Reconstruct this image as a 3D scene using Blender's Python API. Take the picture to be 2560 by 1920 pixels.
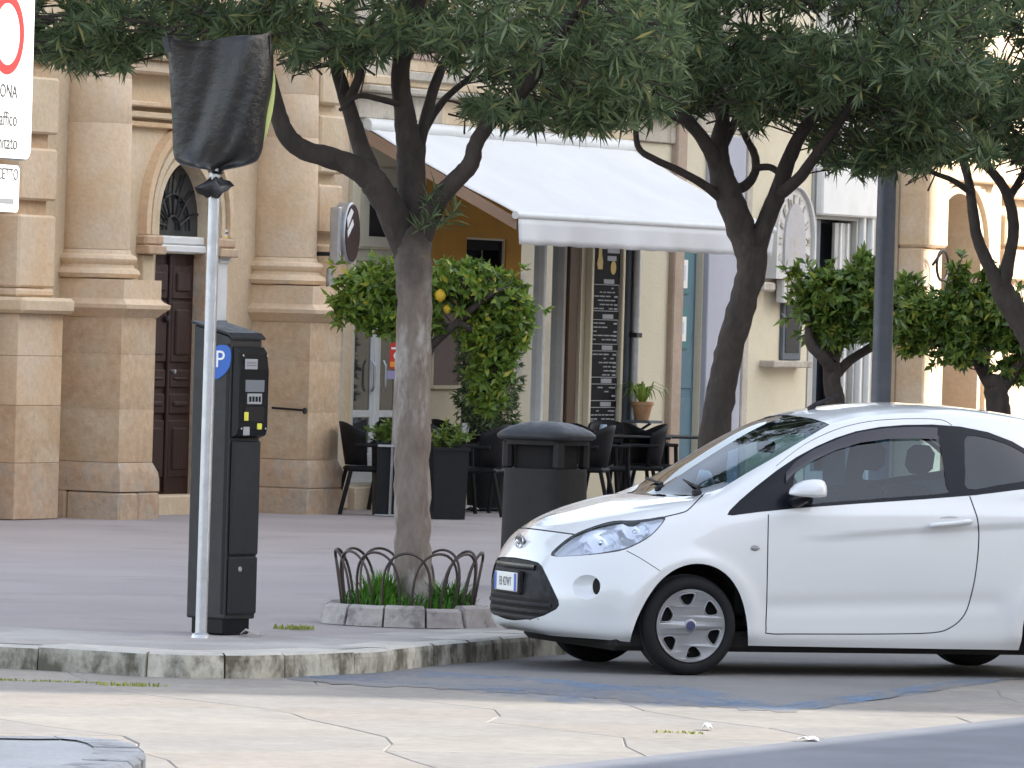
import bpy, bmesh, math, random
import numpy as np
from mathutils import Vector, Matrix

# ------------------------------------------------------------------ clear
for o in list(bpy.data.objects): bpy.data.objects.remove(o)
scene = bpy.context.scene
COL = scene.collection
rnd = random.Random(7)

# ------------------------------------------------------------------ camera
PXF, YH, CAMH, ROLL = 18000.0, 794.0, 2.0, math.radians(1.6)   # focal length (pixels of a 2560 wide frame), horizon row, eye height
PITCH = math.atan((960 - YH) / PXF)
FW = Vector((0, math.cos(PITCH), -math.sin(PITCH)))
U0 = Vector((0, math.sin(PITCH), math.cos(PITCH)))
X0 = Vector((1, 0, 0))
RT = X0 * math.cos(ROLL) + U0 * math.sin(ROLL)
UP = U0 * math.cos(ROLL) - X0 * math.sin(ROLL)
CAM = Vector((0, 0, CAMH))
cam = bpy.data.cameras.new('camera')
cam.sensor_width = 36.0
cam.lens = PXF / 2560 * 36.0
cam.clip_start = 0.5
cam.clip_end = 3000
camo = bpy.data.objects.new('camera', cam)
COL.objects.link(camo)
camo.matrix_world = Matrix(((RT.x, UP.x, -FW.x, 0), (RT.y, UP.y, -FW.y, 0), (RT.z, UP.z, -FW.z, CAMH), (0, 0, 0, 1)))
scene.camera = camo

# ------------------------------------------------------------------ light
SUN_EL, SUN_AZ = math.radians(30), math.radians(2)      # azimuth measured from +X towards +Y
SUN_DIR = Vector((math.cos(SUN_AZ) * math.cos(SUN_EL), math.sin(SUN_AZ) * math.cos(SUN_EL), math.sin(SUN_EL)))
world = bpy.data.worlds.new('World')
scene.world = world
world.use_nodes = True
wn = world.node_tree
sky = wn.nodes.new('ShaderNodeTexSky')
sky.sky_type = 'NISHITA'
sky.sun_disc = False
sky.sun_elevation = SUN_EL
sky.sun_rotation = math.radians(90) - SUN_AZ
sky.air_density = 1.0
sky.dust_density = 1.6
sky.ozone_density = 0.6
hs_ = wn.nodes.new('ShaderNodeHueSaturation')
hs_.inputs['Saturation'].default_value = 0.52
wn.links.new(sky.outputs[0], hs_.inputs['Color'])
wn.links.new(hs_.outputs[0], wn.nodes['Background'].inputs[0])
wn.nodes['Background'].inputs[1].default_value = 0.15
sun = bpy.data.lights.new('sun', 'SUN')
sun.energy = 2.4
sun.angle = math.radians(0.5)
sun.color = (1.0, 0.96, 0.90)
suno = bpy.data.objects.new('sun', sun)
COL.objects.link(suno)
suno.rotation_euler = (-SUN_DIR).to_track_quat('-Z', 'Y').to_euler()
suno.location = (30, 20, 40)
scene.view_settings.view_transform = 'Standard'
scene.view_settings.look = 'None'
scene.view_settings.gamma = 1.0
scene.view_settings.exposure = 2.0
scene.view_settings.use_curve_mapping = False

# ------------------------------------------------------------------ pixel directions of the photograph -> points on known planes
def ray(px, py): return FW + RT * ((px - 1280) / PXF) - UP * ((py - 960) / PXF)
def G(px, py, z=0.0):
    d = ray(px, py); return CAM + d * ((z - CAMH) / d.z)
def at(px, py, dist):
    d = ray(px, py); return CAM + d * (dist / d.y)
def on_plane(px, py, p, n):
    d = ray(px, py); return CAM + d * ((p - CAM).dot(n) / d.dot(n))
def proj(p):
    q = p - CAM; w = q.dot(FW); return (1280 + PXF * q.dot(RT) / w, 960 - PXF * q.dot(UP) / w)
# the street front: u runs along it (away to the right), y runs into the buildings, origin at a pedestal corner
WALK = 0.13
TH = math.radians(65)
FT = Vector((math.cos(TH), math.sin(TH), 0)); FN = Vector((math.sin(TH), -math.cos(TH), 0))
FO = G(870, 1283, WALK)
FO0 = Vector((FO.x, FO.y, 0))
def FU(px, py, y):
    p = on_plane(px, py, FO - FN * y, FN); return ((p - FO).dot(FT), p.z)
def fworld(u, y, z): return FO0 + FT * u - FN * y + Vector((0, 0, z))

# ------------------------------------------------------------------ materials
def nd(nt, t, **kw):
    n = nt.nodes.new(t)
    for k, v in kw.items(): setattr(n, k, v)
    return n
def rgb(c): return (c[0], c[1], c[2], 1.0)
MATS = {}
def M(name, col, rough=0.6, metal=0.0, col2=None, scale=4.0, mix=(0.35, 0.65), col3=None, scale3=1.2, mix3=(0.5, 0.72),
      bump=0.0, bscale=40.0, spec=0.5, coat=0.0, stretch=None, detail=6.0, fine=0.0, alpha=None, trans=0.0, ior=1.45, sub=0.0, rvar=0.0):
    m = bpy.data.materials.new(name); m.use_nodes = True
    nt = m.node_tree; b = nt.nodes['Principled BSDF']; L = nt.links
    b.inputs['Roughness'].default_value = rough
    b.inputs['Metallic'].default_value = metal
    b.inputs['Specular IOR Level'].default_value = spec
    b.inputs['Coat Weight'].default_value = coat
    b.inputs['Coat Roughness'].default_value = 0.06
    b.inputs['IOR'].default_value = ior
    b.inputs['Transmission Weight'].default_value = trans
    b.inputs['Base Color'].default_value = rgb(col)
    if alpha is not None: b.inputs['Alpha'].default_value = alpha
    tc = nd(nt, 'ShaderNodeTexCoord')
    vec = tc.outputs['Object']
    if stretch:
        mp = nd(nt, 'ShaderNodeMapping'); mp.inputs['Scale'].default_value = stretch
        L.new(vec, mp.inputs['Vector']); vec = mp.outputs[0]
    def noise(s, det=6.0, rg=0.6):
        n = nd(nt, 'ShaderNodeTexNoise'); n.inputs['Scale'].default_value = s; n.inputs['Detail'].default_value = det
        n.inputs['Roughness'].default_value = rg; L.new(vec, n.inputs['Vector']); return n.outputs['Fac']
    def ramp(src, lo, hi):
        r = nd(nt, 'ShaderNodeMapRange'); r.inputs['From Min'].default_value = lo; r.inputs['From Max'].default_value = hi
        L.new(src, r.inputs['Value']); return r.outputs['Result']
    cur = None
    if col2 is not None:
        mx = nd(nt, 'ShaderNodeMix', data_type='RGBA'); mx.inputs['A'].default_value = rgb(col); mx.inputs['B'].default_value = rgb(col2)
        L.new(ramp(noise(scale, detail), *mix), mx.inputs['Factor']); cur = mx.outputs['Result']
    if col3 is not None:
        mx = nd(nt, 'ShaderNodeMix', data_type='RGBA'); mx.inputs['B'].default_value = rgb(col3)
        if cur: L.new(cur, mx.inputs['A'])
        else: mx.inputs['A'].default_value = rgb(col)
        L.new(ramp(noise(scale3, 8.0, 0.65), *mix3), mx.inputs['Factor']); cur = mx.outputs['Result']
    if fine > 0:
        mx = nd(nt, 'ShaderNodeMix', data_type='RGBA', blend_type='MULTIPLY'); mx.inputs['Factor'].default_value = 1.0
        if cur: L.new(cur, mx.inputs['A'])
        else: mx.inputs['A'].default_value = rgb(col)
        rr = nd(nt, 'ShaderNodeMapRange'); rr.inputs['From Min'].default_value = 0.3; rr.inputs['From Max'].default_value = 0.7
        rr.inputs['To Min'].default_value = 1 - fine; rr.inputs['To Max'].default_value = 1 + fine * 0.6
        L.new(noise(bscale * 1.3, 4.0), rr.inputs['Value']); L.new(rr.outputs[0], mx.inputs['B']); cur = mx.outputs['Result']
    if cur: L.new(cur, b.inputs['Base Color'])
    if rvar > 0:
        rr = nd(nt, 'ShaderNodeMapRange'); rr.inputs['From Min'].default_value = 0.3; rr.inputs['From Max'].default_value = 0.7
        rr.inputs['To Min'].default_value = max(0.02, rough - rvar); rr.inputs['To Max'].default_value = min(1, rough + rvar)
        L.new(noise(scale * 1.7 + 1, 5.0), rr.inputs['Value']); L.new(rr.outputs[0], b.inputs['Roughness'])
    if bump > 0:
        bp = nd(nt, 'ShaderNodeBump'); bp.inputs['Strength'].default_value = 1.0; bp.inputs['Distance'].default_value = bump
        L.new(noise(bscale, 8.0, 0.62), bp.inputs['Height']); L.new(bp.outputs[0], b.inputs['Normal'])
    MATS[name] = m
    return m

# ------------------------------------------------------------------ mesh helpers
def tag(o, label=None, cat=None, group=None, kind=None):
    if label: o['label'] = label
    if cat: o['category'] = cat
    if group: o['group'] = group
    if kind: o['kind'] = kind
    return o
def empty(name, loc=(0, 0, 0), rz=0.0, label=None, cat=None, group=None, parent=None):
    o = bpy.data.objects.new(name, None); COL.objects.link(o); o.location = loc; o.rotation_euler = (0, 0, rz)
    o.empty_display_size = 0.2
    if parent: o.parent = parent
    return tag(o, label, cat, group)
def mesh_obj(name, me, mat, parent=None, smooth=False):
    o = bpy.data.objects.new(name, me); COL.objects.link(o)
    if mat is not None:
        for m in (mat if isinstance(mat, (list, tuple)) else [mat]): me.materials.append(m)
    if smooth: me.polygons.foreach_set('use_smooth', [True] * len(me.polygons))
    if parent: o.parent = parent
    return o
def auto_smooth(o, deg=35):
    me = o.data
    bm = bmesh.new(); bm.from_mesh(me); a = math.radians(deg)
    for e in bm.edges:
        e.smooth = not (len(e.link_faces) == 2 and e.calc_face_angle(0) > a)
    for f in bm.faces: f.smooth = True
    bm.to_mesh(me); bm.free(); return o

class MB:
    def __init__(s): s.v = []; s.f = []; s.mi = []
    def add(s, vs, fs, mi=0):
        b = len(s.v); s.v += [tuple(p) for p in vs]; s.f += [tuple(b + i for i in f) for f in fs]; s.mi += [mi] * len(fs); return s
    def box(s, x0, x1, y0, y1, z0, z1, bev=0.0, mi=0):
        if x1 < x0: x0, x1 = x1, x0
        if y1 < y0: y0, y1 = y1, y0
        if z1 < z0: z0, z1 = z1, z0
        if bev <= 0:
            vs = [(x, y, z) for x in (x0, x1) for y in (y0, y1) for z in (z0, z1)]
            return s.add(vs, [(0, 1, 3, 2), (4, 6, 7, 5), (0, 4, 5, 1), (2, 3, 7, 6), (0, 2, 6, 4), (1, 5, 7, 3)], mi)
        b = min(bev, (x1 - x0) * .45, (y1 - y0) * .45, (z1 - z0) * .45)
        X = (x0, x1); Y = (y0, y1); Z = (z0, z1); vs = []; idx = {}
        for i in (0, 1):
            for j in (0, 1):
                for k in (0, 1):
                    sx = b if i == 0 else -b; sy = b if j == 0 else -b; sz = b if k == 0 else -b
                    for a, p in enumerate(((X[i], Y[j] + sy, Z[k] + sz), (X[i] + sx, Y[j], Z[k] + sz), (X[i] + sx, Y[j] + sy, Z[k]))):
                        idx[(i, j, k, a)] = len(vs); vs.append(p)
        fs = []
        q = lambda i, j, k, a: idx[(i, j, k, a)]
        for i in (0, 1):
            c = [q(i, 0, 0, 0), q(i, 1, 0, 0), q(i, 1, 1, 0), q(i, 0, 1, 0)]; fs.append(c if i else c[::-1])
            c = [q(0, i, 0, 1), q(0, i, 1, 1), q(1, i, 1, 1), q(1, i, 0, 1)]; fs.append(c if i else c[::-1])
            c = [q(0, 0, i, 2), q(1, 0, i, 2), q(1, 1, i, 2), q(0, 1, i, 2)]; fs.append(c if i else c[::-1])
        for i in (0, 1):
            for j in (0, 1):
                fs.append([q(i, j, 0, 0), q(i, j, 1, 0), q(i, j, 1, 1), q(i, j, 0, 1)])
                fs.append([q(i, 0, j, 0), q(i, 1, j, 0), q(i, 1, j, 2), q(i, 0, j, 2)])
                fs.append([q(0, i, j, 1), q(1, i, j, 1), q(1, i, j, 2), q(0, i, j, 2)])
        for i in (0, 1):
            for j in (0, 1):
                for k in (0, 1): fs.append([q(i, j, k, 0), q(i, j, k, 1), q(i, j, k, 2)])
        return s.add(vs, fs, mi)
    def tube(s, pts, rad, n=8, caps=True, mi=0, jitter=0.0, seed=0):
        rr = random.Random(seed)
        P = [Vector(p) for p in pts]
        if not isinstance(rad, (list, tuple)): rad = [rad] * len(P)
        t0 = (P[1] - P[0]).normalized()
        a = Vector((0, 0, 1)) if abs(t0.z) < 0.9 else Vector((1, 0, 0))
        nrm = t0.cross(a).normalized(); vs = []; fs = []
        for i, p in enumerate(P):
            t = (P[min(i + 1, len(P) - 1)] - P[max(i - 1, 0)]).normalized()
            nrm = (nrm - t * nrm.dot(t)).normalized(); bn = t.cross(nrm)
            for k in range(n):
                an = 2 * math.pi * k / n; r = rad[i] * (1 + jitter * rr.uniform(-1, 1))
                vs.append(p + (nrm * math.cos(an) + bn * math.sin(an)) * r)
        for i in range(len(P) - 1):
            for k in range(n):
                fs.append((i * n + k, i * n + (k + 1) % n, (i + 1) * n + (k + 1) % n, (i + 1) * n + k))
        if caps:
            fs.append(tuple(range(n))[::-1]); fs.append(tuple((len(P) - 1) * n + k for k in range(n)))
        return s.add(vs, fs, mi)
    def lathe(s, prof, n=24, c=(0, 0), a0=0.0, a1=2 * math.pi, mi=0):
        full = abs(a1 - a0 - 2 * math.pi) < 1e-6; m = n if full else n + 1; vs = []; fs = []
        for (r, z) in prof:
            for k in range(m):
                a = a0 + (a1 - a0) * k / n; vs.append((c[0] + r * math.cos(a), c[1] + r * math.sin(a), z))
        for i in range(len(prof) - 1):
            for k in range(n):
                k2 = (k + 1) % m; fs.append((i * m + k, i * m + k2, (i + 1) * m + k2, (i + 1) * m + k))
        if prof[0][0] > 1e-6 and full: fs.append(tuple(range(m))[::-1])
        if prof[-1][0] > 1e-6 and full: fs.append(tuple((len(prof) - 1) * m + k for k in range(m)))
        return s.add(vs, fs, mi)
    def prism(s, poly, d0, d1, axis='y', mi=0):
        n = len(poly)
        if axis == 'y': f = lambda p, d: (p[0], d, p[1])
        elif axis == 'z': f = lambda p, d: (p[0], p[1], d)
        else: f = lambda p, d: (d, p[0], p[1])
        vs = [f(p, d0) for p in poly] + [f(p, d1) for p in poly]
        fs = [tuple(range(n)), tuple(range(n, 2 * n))[::-1]] + [(i, i + n, (i + 1) % n + n, (i + 1) % n) for i in range(n)]
        return s.add(vs, fs, mi)
    def xf(s, m, start=0):
        for i in range(start, len(s.v)): s.v[i] = tuple(m @ Vector(s.v[i]))
        return s
    def build(s, name, mat, parent=None, smooth=None, fix=True, kind=None):
        me = bpy.data.meshes.new(name); me.from_pydata(s.v, [], s.f)
        if fix:
            bm = bmesh.new(); bm.from_mesh(me); bmesh.ops.recalc_face_normals(bm, faces=bm.faces); bm.to_mesh(me); bm.free()
        if isinstance(mat, (list, tuple)): me.polygons.foreach_set('material_index', s.mi)
        o = mesh_obj(name, me, mat, parent)
        if smooth: auto_smooth(o, smooth)
        if kind: o['kind'] = kind
        return o
def box(name, mat, parent, x0, x1, y0, y1, z0, z1, bev=0.006): return MB().box(x0, x1, y0, y1, z0, z1, bev).build(name, mat, parent)

def plate_mesh(loops, d0, d1, bevel=0.0):
    """polygon with holes (lists of 2D points) extruded from depth d0 to d1; returns verts, faces with (a, depth, b)"""
    cu = bpy.data.curves.new('tmp', 'CURVE'); cu.dimensions = '2D'; cu.fill_mode = 'BOTH'; cu.extrude = abs(d1 - d0) / 2
    if bevel: cu.bevel_depth = bevel; cu.extrude = max(0, cu.extrude - bevel); cu.offset = -bevel
    for lp in loops:
        sp = cu.splines.new('POLY'); sp.points.add(len(lp) - 1)
        for i, p in enumerate(lp): sp.points[i].co = (p[0], p[1], 0, 1)
        sp.use_cyclic_u = True
    ob = bpy.data.objects.new('tmp', cu); me = bpy.data.meshes.new_from_object(ob)
    c = (d0 + d1) / 2
    vs = [(v.co.x, c - v.co.z, v.co.y) for v in me.vertices]; fs = [tuple(p.vertices) for p in me.polygons]
    bpy.data.objects.remove(ob); bpy.data.curves.remove(cu); bpy.data.meshes.remove(me)
    return vs, fs
def plate(name, mat, parent, loops, d0, d1, bevel=0.0, smooth=None):
    vs, fs = plate_mesh(loops, d0, d1, bevel); mb = MB(); mb.add(vs, fs)
    me = bpy.data.meshes.new(name); me.from_pydata(mb.v, [], mb.f)
    bm = bmesh.new(); bm.from_mesh(me); bmesh.ops.remove_doubles(bm, verts=bm.verts, dist=1e-5); bmesh.ops.recalc_face_normals(bm, faces=bm.faces); bm.to_mesh(me); bm.free()
    o = mesh_obj(name, me, mat, parent)
    if smooth: auto_smooth(o, smooth)
    return o
def rect(a0, a1, b0, b1): return [(a0, b0), (a1, b0), (a1, b1), (a0, b1)]
def arch(a0, a1, b0, bs, rise, n=20):
    c = (a0 + a1) / 2; r = (a1 - a0) / 2
    return [(a0, b0), (a1, b0), (a1, bs)] + [(c + r * math.cos(math.pi * k / n), bs + rise * math.sin(math.pi * k / n)) for k in range(1, n)] + [(a0, bs)]
def text(name, body, mat, parent, size, loc, rot=(math.pi / 2, 0, 0), depth=0.002, align='CENTER', sx=1.0, shear=0.0):
    cu = bpy.data.curves.new('tmp', 'FONT'); cu.body = body; cu.size = size; cu.extrude = depth; cu.align_x = align; cu.align_y = 'CENTER'; cu.resolution_u = 3
    ob = bpy.data.objects.new('tmp', cu); me = bpy.data.meshes.new_from_object(ob)
    m = Matrix.Translation(loc) @ (Matrix.Rotation(rot[2], 4, 'Z') @ Matrix.Rotation(rot[1], 4, 'Y') @ Matrix.Rotation(rot[0], 4, 'X')) @ Matrix.Diagonal((sx, 1, 1, 1))
    me.transform(m); me.name = name
    bpy.data.objects.remove(ob); bpy.data.curves.remove(cu)
    return mesh_obj(name, me, mat, parent)
def spline(pts, n=8, closed=False):
    """Catmull-Rom through the points"""
    P = [Vector(p) for p in pts]; out = []; N = len(P)
    for i in range(N if closed else N - 1):
        if closed: a, b, c, d = P[(i - 1) % N], P[i], P[(i + 1) % N], P[(i + 2) % N]
        else: a, b, c, d = P[max(i - 1, 0)], P[i], P[i + 1], P[min(i + 2, N - 1)]
        for k in range(n):
            t = k / n
            out.append(0.5 * ((2 * b) + (c - a) * t + (2 * a - 5 * b + 4 * c - d) * t * t + (3 * b - a - 3 * c + d) * t ** 3))
    if not closed: out.append(P[-1])
    return out
def interp(xs, ys, n):
    return np.interp(np.linspace(0, len(ys) - 1, n), np.arange(len(ys)), ys)
# ================================================================== SETTING
m_road = M('road_stone', (0.38, 0.335, 0.29), 0.85, col2=(0.33, 0.29, 0.25), scale=0.9, col3=(0.42, 0.36, 0.30), scale3=0.5, bump=0.006, bscale=9, fine=0.10)
m_joint = M('road_joint', (0.245, 0.222, 0.193), 0.95, col2=(0.215, 0.194, 0.168), scale=2.0, bump=0.004, bscale=30, fine=0.2)
m_slabs = [M('paving_stone_%d' % i, c, 0.82, col2=c2, scale=1.1, col3=(0.215, 0.192, 0.168), scale3=1.7, mix3=(0.48, 0.70), bump=0.006, bscale=9, fine=0.16, rvar=0.1)
           for i, (c, c2) in enumerate([((0.27, 0.247, 0.218), (0.225, 0.206, 0.183)), ((0.285, 0.258, 0.224), (0.24, 0.216, 0.188)), ((0.255, 0.236, 0.213), (0.217, 0.20, 0.181)), ((0.275, 0.244, 0.208), (0.233, 0.205, 0.175))])]
m_asph = M('asphalt', (0.185, 0.192, 0.212), 0.9, col2=(0.152, 0.158, 0.175), scale=1.3, bump=0.003, bscale=160, fine=0.14)
m_walk = M('pavement_asphalt', (0.345, 0.31, 0.303), 0.9, col2=(0.30, 0.27, 0.266), scale=0.5, col3=(0.255, 0.228, 0.222), scale3=1.1, mix3=(0.54, 0.74), bump=0.003, bscale=120, fine=0.16)
m_band = M('pavement_edge_concrete', (0.38, 0.362, 0.34), 0.9, col2=(0.28, 0.26, 0.248), scale=1.6, col3=(0.27, 0.245, 0.23), scale3=3.2, mix3=(0.55, 0.72), bump=0.004, bscale=40, fine=0.12)
m_kerb = [M('kerb_stone_%d' % i, c, 0.9, col2=(0.31, 0.292, 0.245), scale=4.5, stretch=(1.1, 1.1, .75), col3=(0.105, 0.095, 0.07), scale3=5.0, mix3=(0.43, 0.60), bump=0.012, bscale=14, fine=0.16)
          for i, c in enumerate([(0.47, 0.45, 0.38), (0.52, 0.49, 0.42), (0.41, 0.39, 0.33)])]
m_kerbtop = M('kerb_stone_top', (0.46, 0.44, 0.40), 0.9, col2=(0.38, 0.365, 0.33), scale=3.5, bump=0.006, bscale=20, fine=0.12)
m_grass = M('grass_blade', (0.085, 0.21, 0.02), 0.6, col2=(0.05, 0.15, 0.02), scale=6, spec=0.3)
m_weed = M('dry_weed', (0.30, 0.30, 0.06), 0.8, col2=(0.2, 0.24, 0.05), scale=9)

def sheet(name, poly, z, mat, parent=None, kind='structure'):
    from mathutils.geometry import tessellate_polygon
    P = [Vector((p[0], p[1], 0)) for p in poly]
    mb = MB(); mb.add([(p[0], p[1], z) for p in poly], [tuple(t) for t in tessellate_polygon([P])])
    o = mb.build(name, mat, parent)
    if o.data.polygons[0].normal.z < 0: o.data.flip_normals()
    if kind: o['kind'] = kind
    return o
road = sheet('road', [(-600, -300), (600, -300), (600, 900), (-600, 900)], -0.006, m_joint)

# irregular stone slabs, each a piece of the road, as far out as they can be told apart
def slab_mesh(poly, h):
    n = len(poly); c = Vector((sum(p[0] for p in poly) / n, sum(p[1] for p in poly) / n))
    mb = MB(); vs = []
    for k, (f, z) in enumerate(((1.0, -h), (1.0, -0.005), (0.988, 0.0))):
        vs += [(c.x + (p[0] - c.x) * f, c.y + (p[1] - c.y) * f, z) for p in poly]
    fs = [tuple(range(2 * n, 3 * n))]
    for r in range(2): fs += [(r * n + i, r * n + (i + 1) % n, (r + 1) * n + (i + 1) % n, (r + 1) * n + i) for i in range(n)]
    return mb.add(vs, fs)
ang = math.radians(17); ca, sa = math.cos(ang), math.sin(ang)
NU, NV, SU, SV = 11, 16, 1.25, 1.15
gp = {}
for i in range(NU + 1):
    for j in range(NV + 1):
        u = (i - NU / 2) * SU + (0.5 * SU if 0 else 0) + rnd.uniform(-.22, .22); v = j * SV + rnd.uniform(-.2, .2)
        gp[i, j] = (u * ca - v * sa + 2.2, 26.5 + u * sa + v * ca)
L2A, L2B = G(1500, 1905, 0), G(2560, 1795, 0)
for j in range(NV):
    sh = (j % 2) * 0.5
    for i in range(NU):
        a, b, c, d = gp[i, j], gp[i + 1, j], gp[i + 1, j + 1], gp[i, j + 1]
        cx = sum(p[0] for p in (a, b, c, d)) / 4; cy = sum(p[1] for p in (a, b, c, d)) / 4
        if abs(cx) > 0.085 * cy + 1.3 or cy > 47: continue
        # a bent edge for an irregular outline
        poly = []
        for p, q in ((a, b), (b, c), (c, d), (d, a)):
            poly.append(p); t = rr = 0.5
            h = math.sin(p[0] * 12.9 + q[0] * 12.9 + (p[1] + q[1]) * 7.3) * 0.05
            mx, my = (p[0] + q[0]) / 2, (p[1] + q[1]) / 2; dx, dy = q[0] - p[0], q[1] - p[1]; l = math.hypot(dx, dy)
            s = 1 if (p[0] * 3 + p[1]) < (q[0] * 3 + q[1]) else -1
            poly.append((mx - dy / l * h * s, my + dx / l * h * s))
        g = 0.002
        cc = (cx, cy); poly = [(x + (cx - x) * g, y + (cy - y) * g) for x, y in poly]
        o = slab_mesh(poly, 0.02).build('paving_slab', m_slabs[(i * 7 + j * 3) % 4], road)
        o.location.z = rnd.uniform(-.002, .001)

# asphalt carriageway in the foreground, edge running with the street
d12 = (L2B - L2A).normalized()
asph = sheet('carriageway', [tuple((L2A - d12 * 40)[:2]), tuple((L2A)[:2]), tuple((L2A + d12 * 2.1 + Vector((.03, -.02, 0)))[:2]), tuple((L2B)[:2]), tuple((L2B + d12 * 60)[:2]), (90, 60), (90, -60), (-20, -60)], 0.006, m_asph)

# raised pavement with kerb
kp = [(-40, 52), (-18, 43.6), (-9, 40.9), (-5.2, 40.0)] + [tuple(G(px, py, WALK)[:2]) for px, py in ((-200, 1602), (0, 1611), (210, 1622), (407, 1634), (640, 1637), (900, 1627), (1000, 1619), (1089, 1609), (1190, 1601))]
e = Vector((kp[-1][0], kp[-1][1]))
kp += [tuple(G(1330, 1588, WALK)[:2])]
e = Vector(kp[-1])
for k in (1.5, 4, 9, 18, 40, 80): kp.append((e.x + 0.46 * k, e.y + 0.888 * k))
kl = [Vector((p.x, p.y)) for p in spline([(a, b, 0) for a, b in kp], 14)]
def offset_line(L, d):
    out = []
    for i, p in enumerate(L):
        t = (L[min(i + 1, len(L) - 1)] - L[max(i - 1, 0)]).normalized(); out.append(p + Vector((-t.y, t.x)) * d)
    return out
kin = offset_line(kl, 0.34); kin2 = offset_line(kl, 1.5)
far = [(120, 230), (-160, 230), (-160, 60)]
walk = sheet('pavement', [tuple(p) for p in offset_line(kl, .12)] + far, WALK - .004, m_walk)
n = len(kl)
bandp = [tuple(G(px, py, WALK)[:2]) for px, py in ((1500, 1560), (1300, 1566), (1150, 1572), (1000, 1580), (860, 1588), (700, 1594), (520, 1594), (350, 1586), (180, 1576), (0, 1566), (-250, 1556))]
kfr = [p for p in offset_line(kl, .15) if -3.6 < p.x < 1.6]
band = sheet('pavement_edge_strip', [tuple(p) for p in kfr] + bandp, WALK + .001, m_band, walk, None)
# kerb stones one by one
acc = [0.0]
for i in range(1, n): acc.append(acc[-1] + (kl[i] - kl[i - 1]).length)
def kpt(s, L):
    i = max(0, min(n - 2, int(np.searchsorted(acc, s)) - 1)); t = (s - acc[i]) / max(1e-6, acc[i + 1] - acc[i]); return L[i] * (1 - t) + L[i + 1] * t
s_left = next(acc[i] for i in range(n) if kl[i].x > -7.5); s_right = next(acc[i] for i in range(n) if kl[i].x > 6)
s = s_left
while s < s_right:
    ln = rnd.uniform(.42, .78); g = .006
    zt = WALK + rnd.uniform(-.004, .008)
    pts = [kpt(s + g, kl), kpt(s + ln * .5, kl), kpt(s + ln - g, kl)]; pin = [kpt(s + g, kin), kpt(s + ln * .5, kin), kpt(s + ln - g, kin)]
    ob = [q + (p - q) * (1 + rnd.uniform(-.04, .03)) for p, q in zip(pts, pin)]
    vs = []
    for z, off in ((-0.06, 0.0), (zt - 0.035, rnd.uniform(0, .012)), (zt - .012, .012), (zt, .035)):
        vs += [(p.x + (q.x - p.x) / .34 * off, p.y + (q.y - p.y) / .34 * off, z) for p, q in zip(ob, pin)]
    b = len(vs); vs += [(p.x, p.y, zt) for p in pin] + [(p.x, p.y, -.06) for p in pin]
    fs = []
    for r in range(3):
        for i in range(2): fs.append((r * 3 + i, r * 3 + i + 1, (r + 1) * 3 + i + 1, (r + 1) * 3 + i))
    for i in range(2): fs.append((9 + i, 10 + i, 13 + i, 12 + i)); fs.append((12 + i, 13 + i, 16 + i, 15 + i))
    fs += [(0, 3, 6, 9, 12, 15), (2, 5, 8, 11, 14, 17)]
    mbk = MB(); mbk.add(vs, fs); mbk.mi = [0] * 6 + [1, 0, 1, 0] + [0, 0]
    mbk.mi[4] = mbk.mi[5] = 1
    mbk.build('kerb_stone', [m_kerb[rnd.randrange(3)], m_kerbtop], walk)
    s += ln

# rounded end of a traffic island in the foreground
isl = [(-9, 31.05), (-6, 31.1)] + [tuple(G(px, py, WALK)[:2]) for px, py in ((-120, 1838), (0, 1842), (130, 1841), (240, 1846), (310, 1853), (352, 1864), (366, 1878), (357, 1893), (335, 1904), (290, 1915), (200, 1928), (60, 1942))] + [(-3.2, 28.9), (-9, 28.9)]
il = [Vector((p.x, p.y)) for p in spline([(a, b, 0) for a, b in isl], 4)]
m_isl = M('island_kerb_stone', (0.40, 0.40, 0.40), 0.9, col2=(0.28, 0.28, 0.28), scale=3.0, col3=(0.10, 0.10, 0.09), scale3=6, mix3=(0.56, 0.68), bump=0.01, bscale=18, fine=0.14)
m_isl2 = M('island_top', (0.40, 0.40, 0.405), 0.9, col2=(0.32, 0.32, 0.325), scale=2.0, bump=0.005, bscale=25, fine=0.14)
def inset_closed(L, d):
    n_ = len(L); out = []
    for i, p in enumerate(L):
        t = (L[(i + 1) % n_] - L[i - 1]).normalized(); out.append(p + Vector((t.y, -t.x)) * d)
    return out
il = il[:-1] if (il[0] - il[-1]).length < .01 else il
ii = inset_closed(il, 0.22)
i2 = inset_closed(il, 0.12)
island = sheet('traffic_island', [tuple(p) for p in i2], WALK - .003, m_isl2)
_i = 0
while _i < len(il) - 2:
    i = _i; j = i + 2
    while j < len(il) - 1 and (il[j] - il[i]).length < .38: j += 2
    _i = j; a, b, c, d = il[i], il[j], ii[j], ii[i]; m1 = il[(i + j) // 2]; m2 = ii[(i + j) // 2]
    if a.x < -4 or b.x < -4: continue
    g = .012; a, b, c, d = a.lerp(b, g), b.lerp(a, g), c.lerp(d, g), d.lerp(c, g)
    zt = WALK + rnd.uniform(-.002, .006); vs = []
    for z, o in ((-.06, 0), (zt - .02, .01), (zt, .12)): vs += [(p.x + (q.x - p.x) * o, p.y + (q.y - p.y) * o, z) for p, q in ((a, d), (m1, m2), (b, c))]
    vs += [(p.x, p.y, zt) for p in (d, m2, c)]
    fs = [(r * 3 + k, r * 3 + k + 1, r * 3 + k + 4, r * 3 + k + 3) for r in range(3) for k in range(2)] + [(0, 3, 6, 9), (2, 5, 8, 11)]
    MB().add(vs, fs).build('kerb_stone', m_isl, island)

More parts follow.
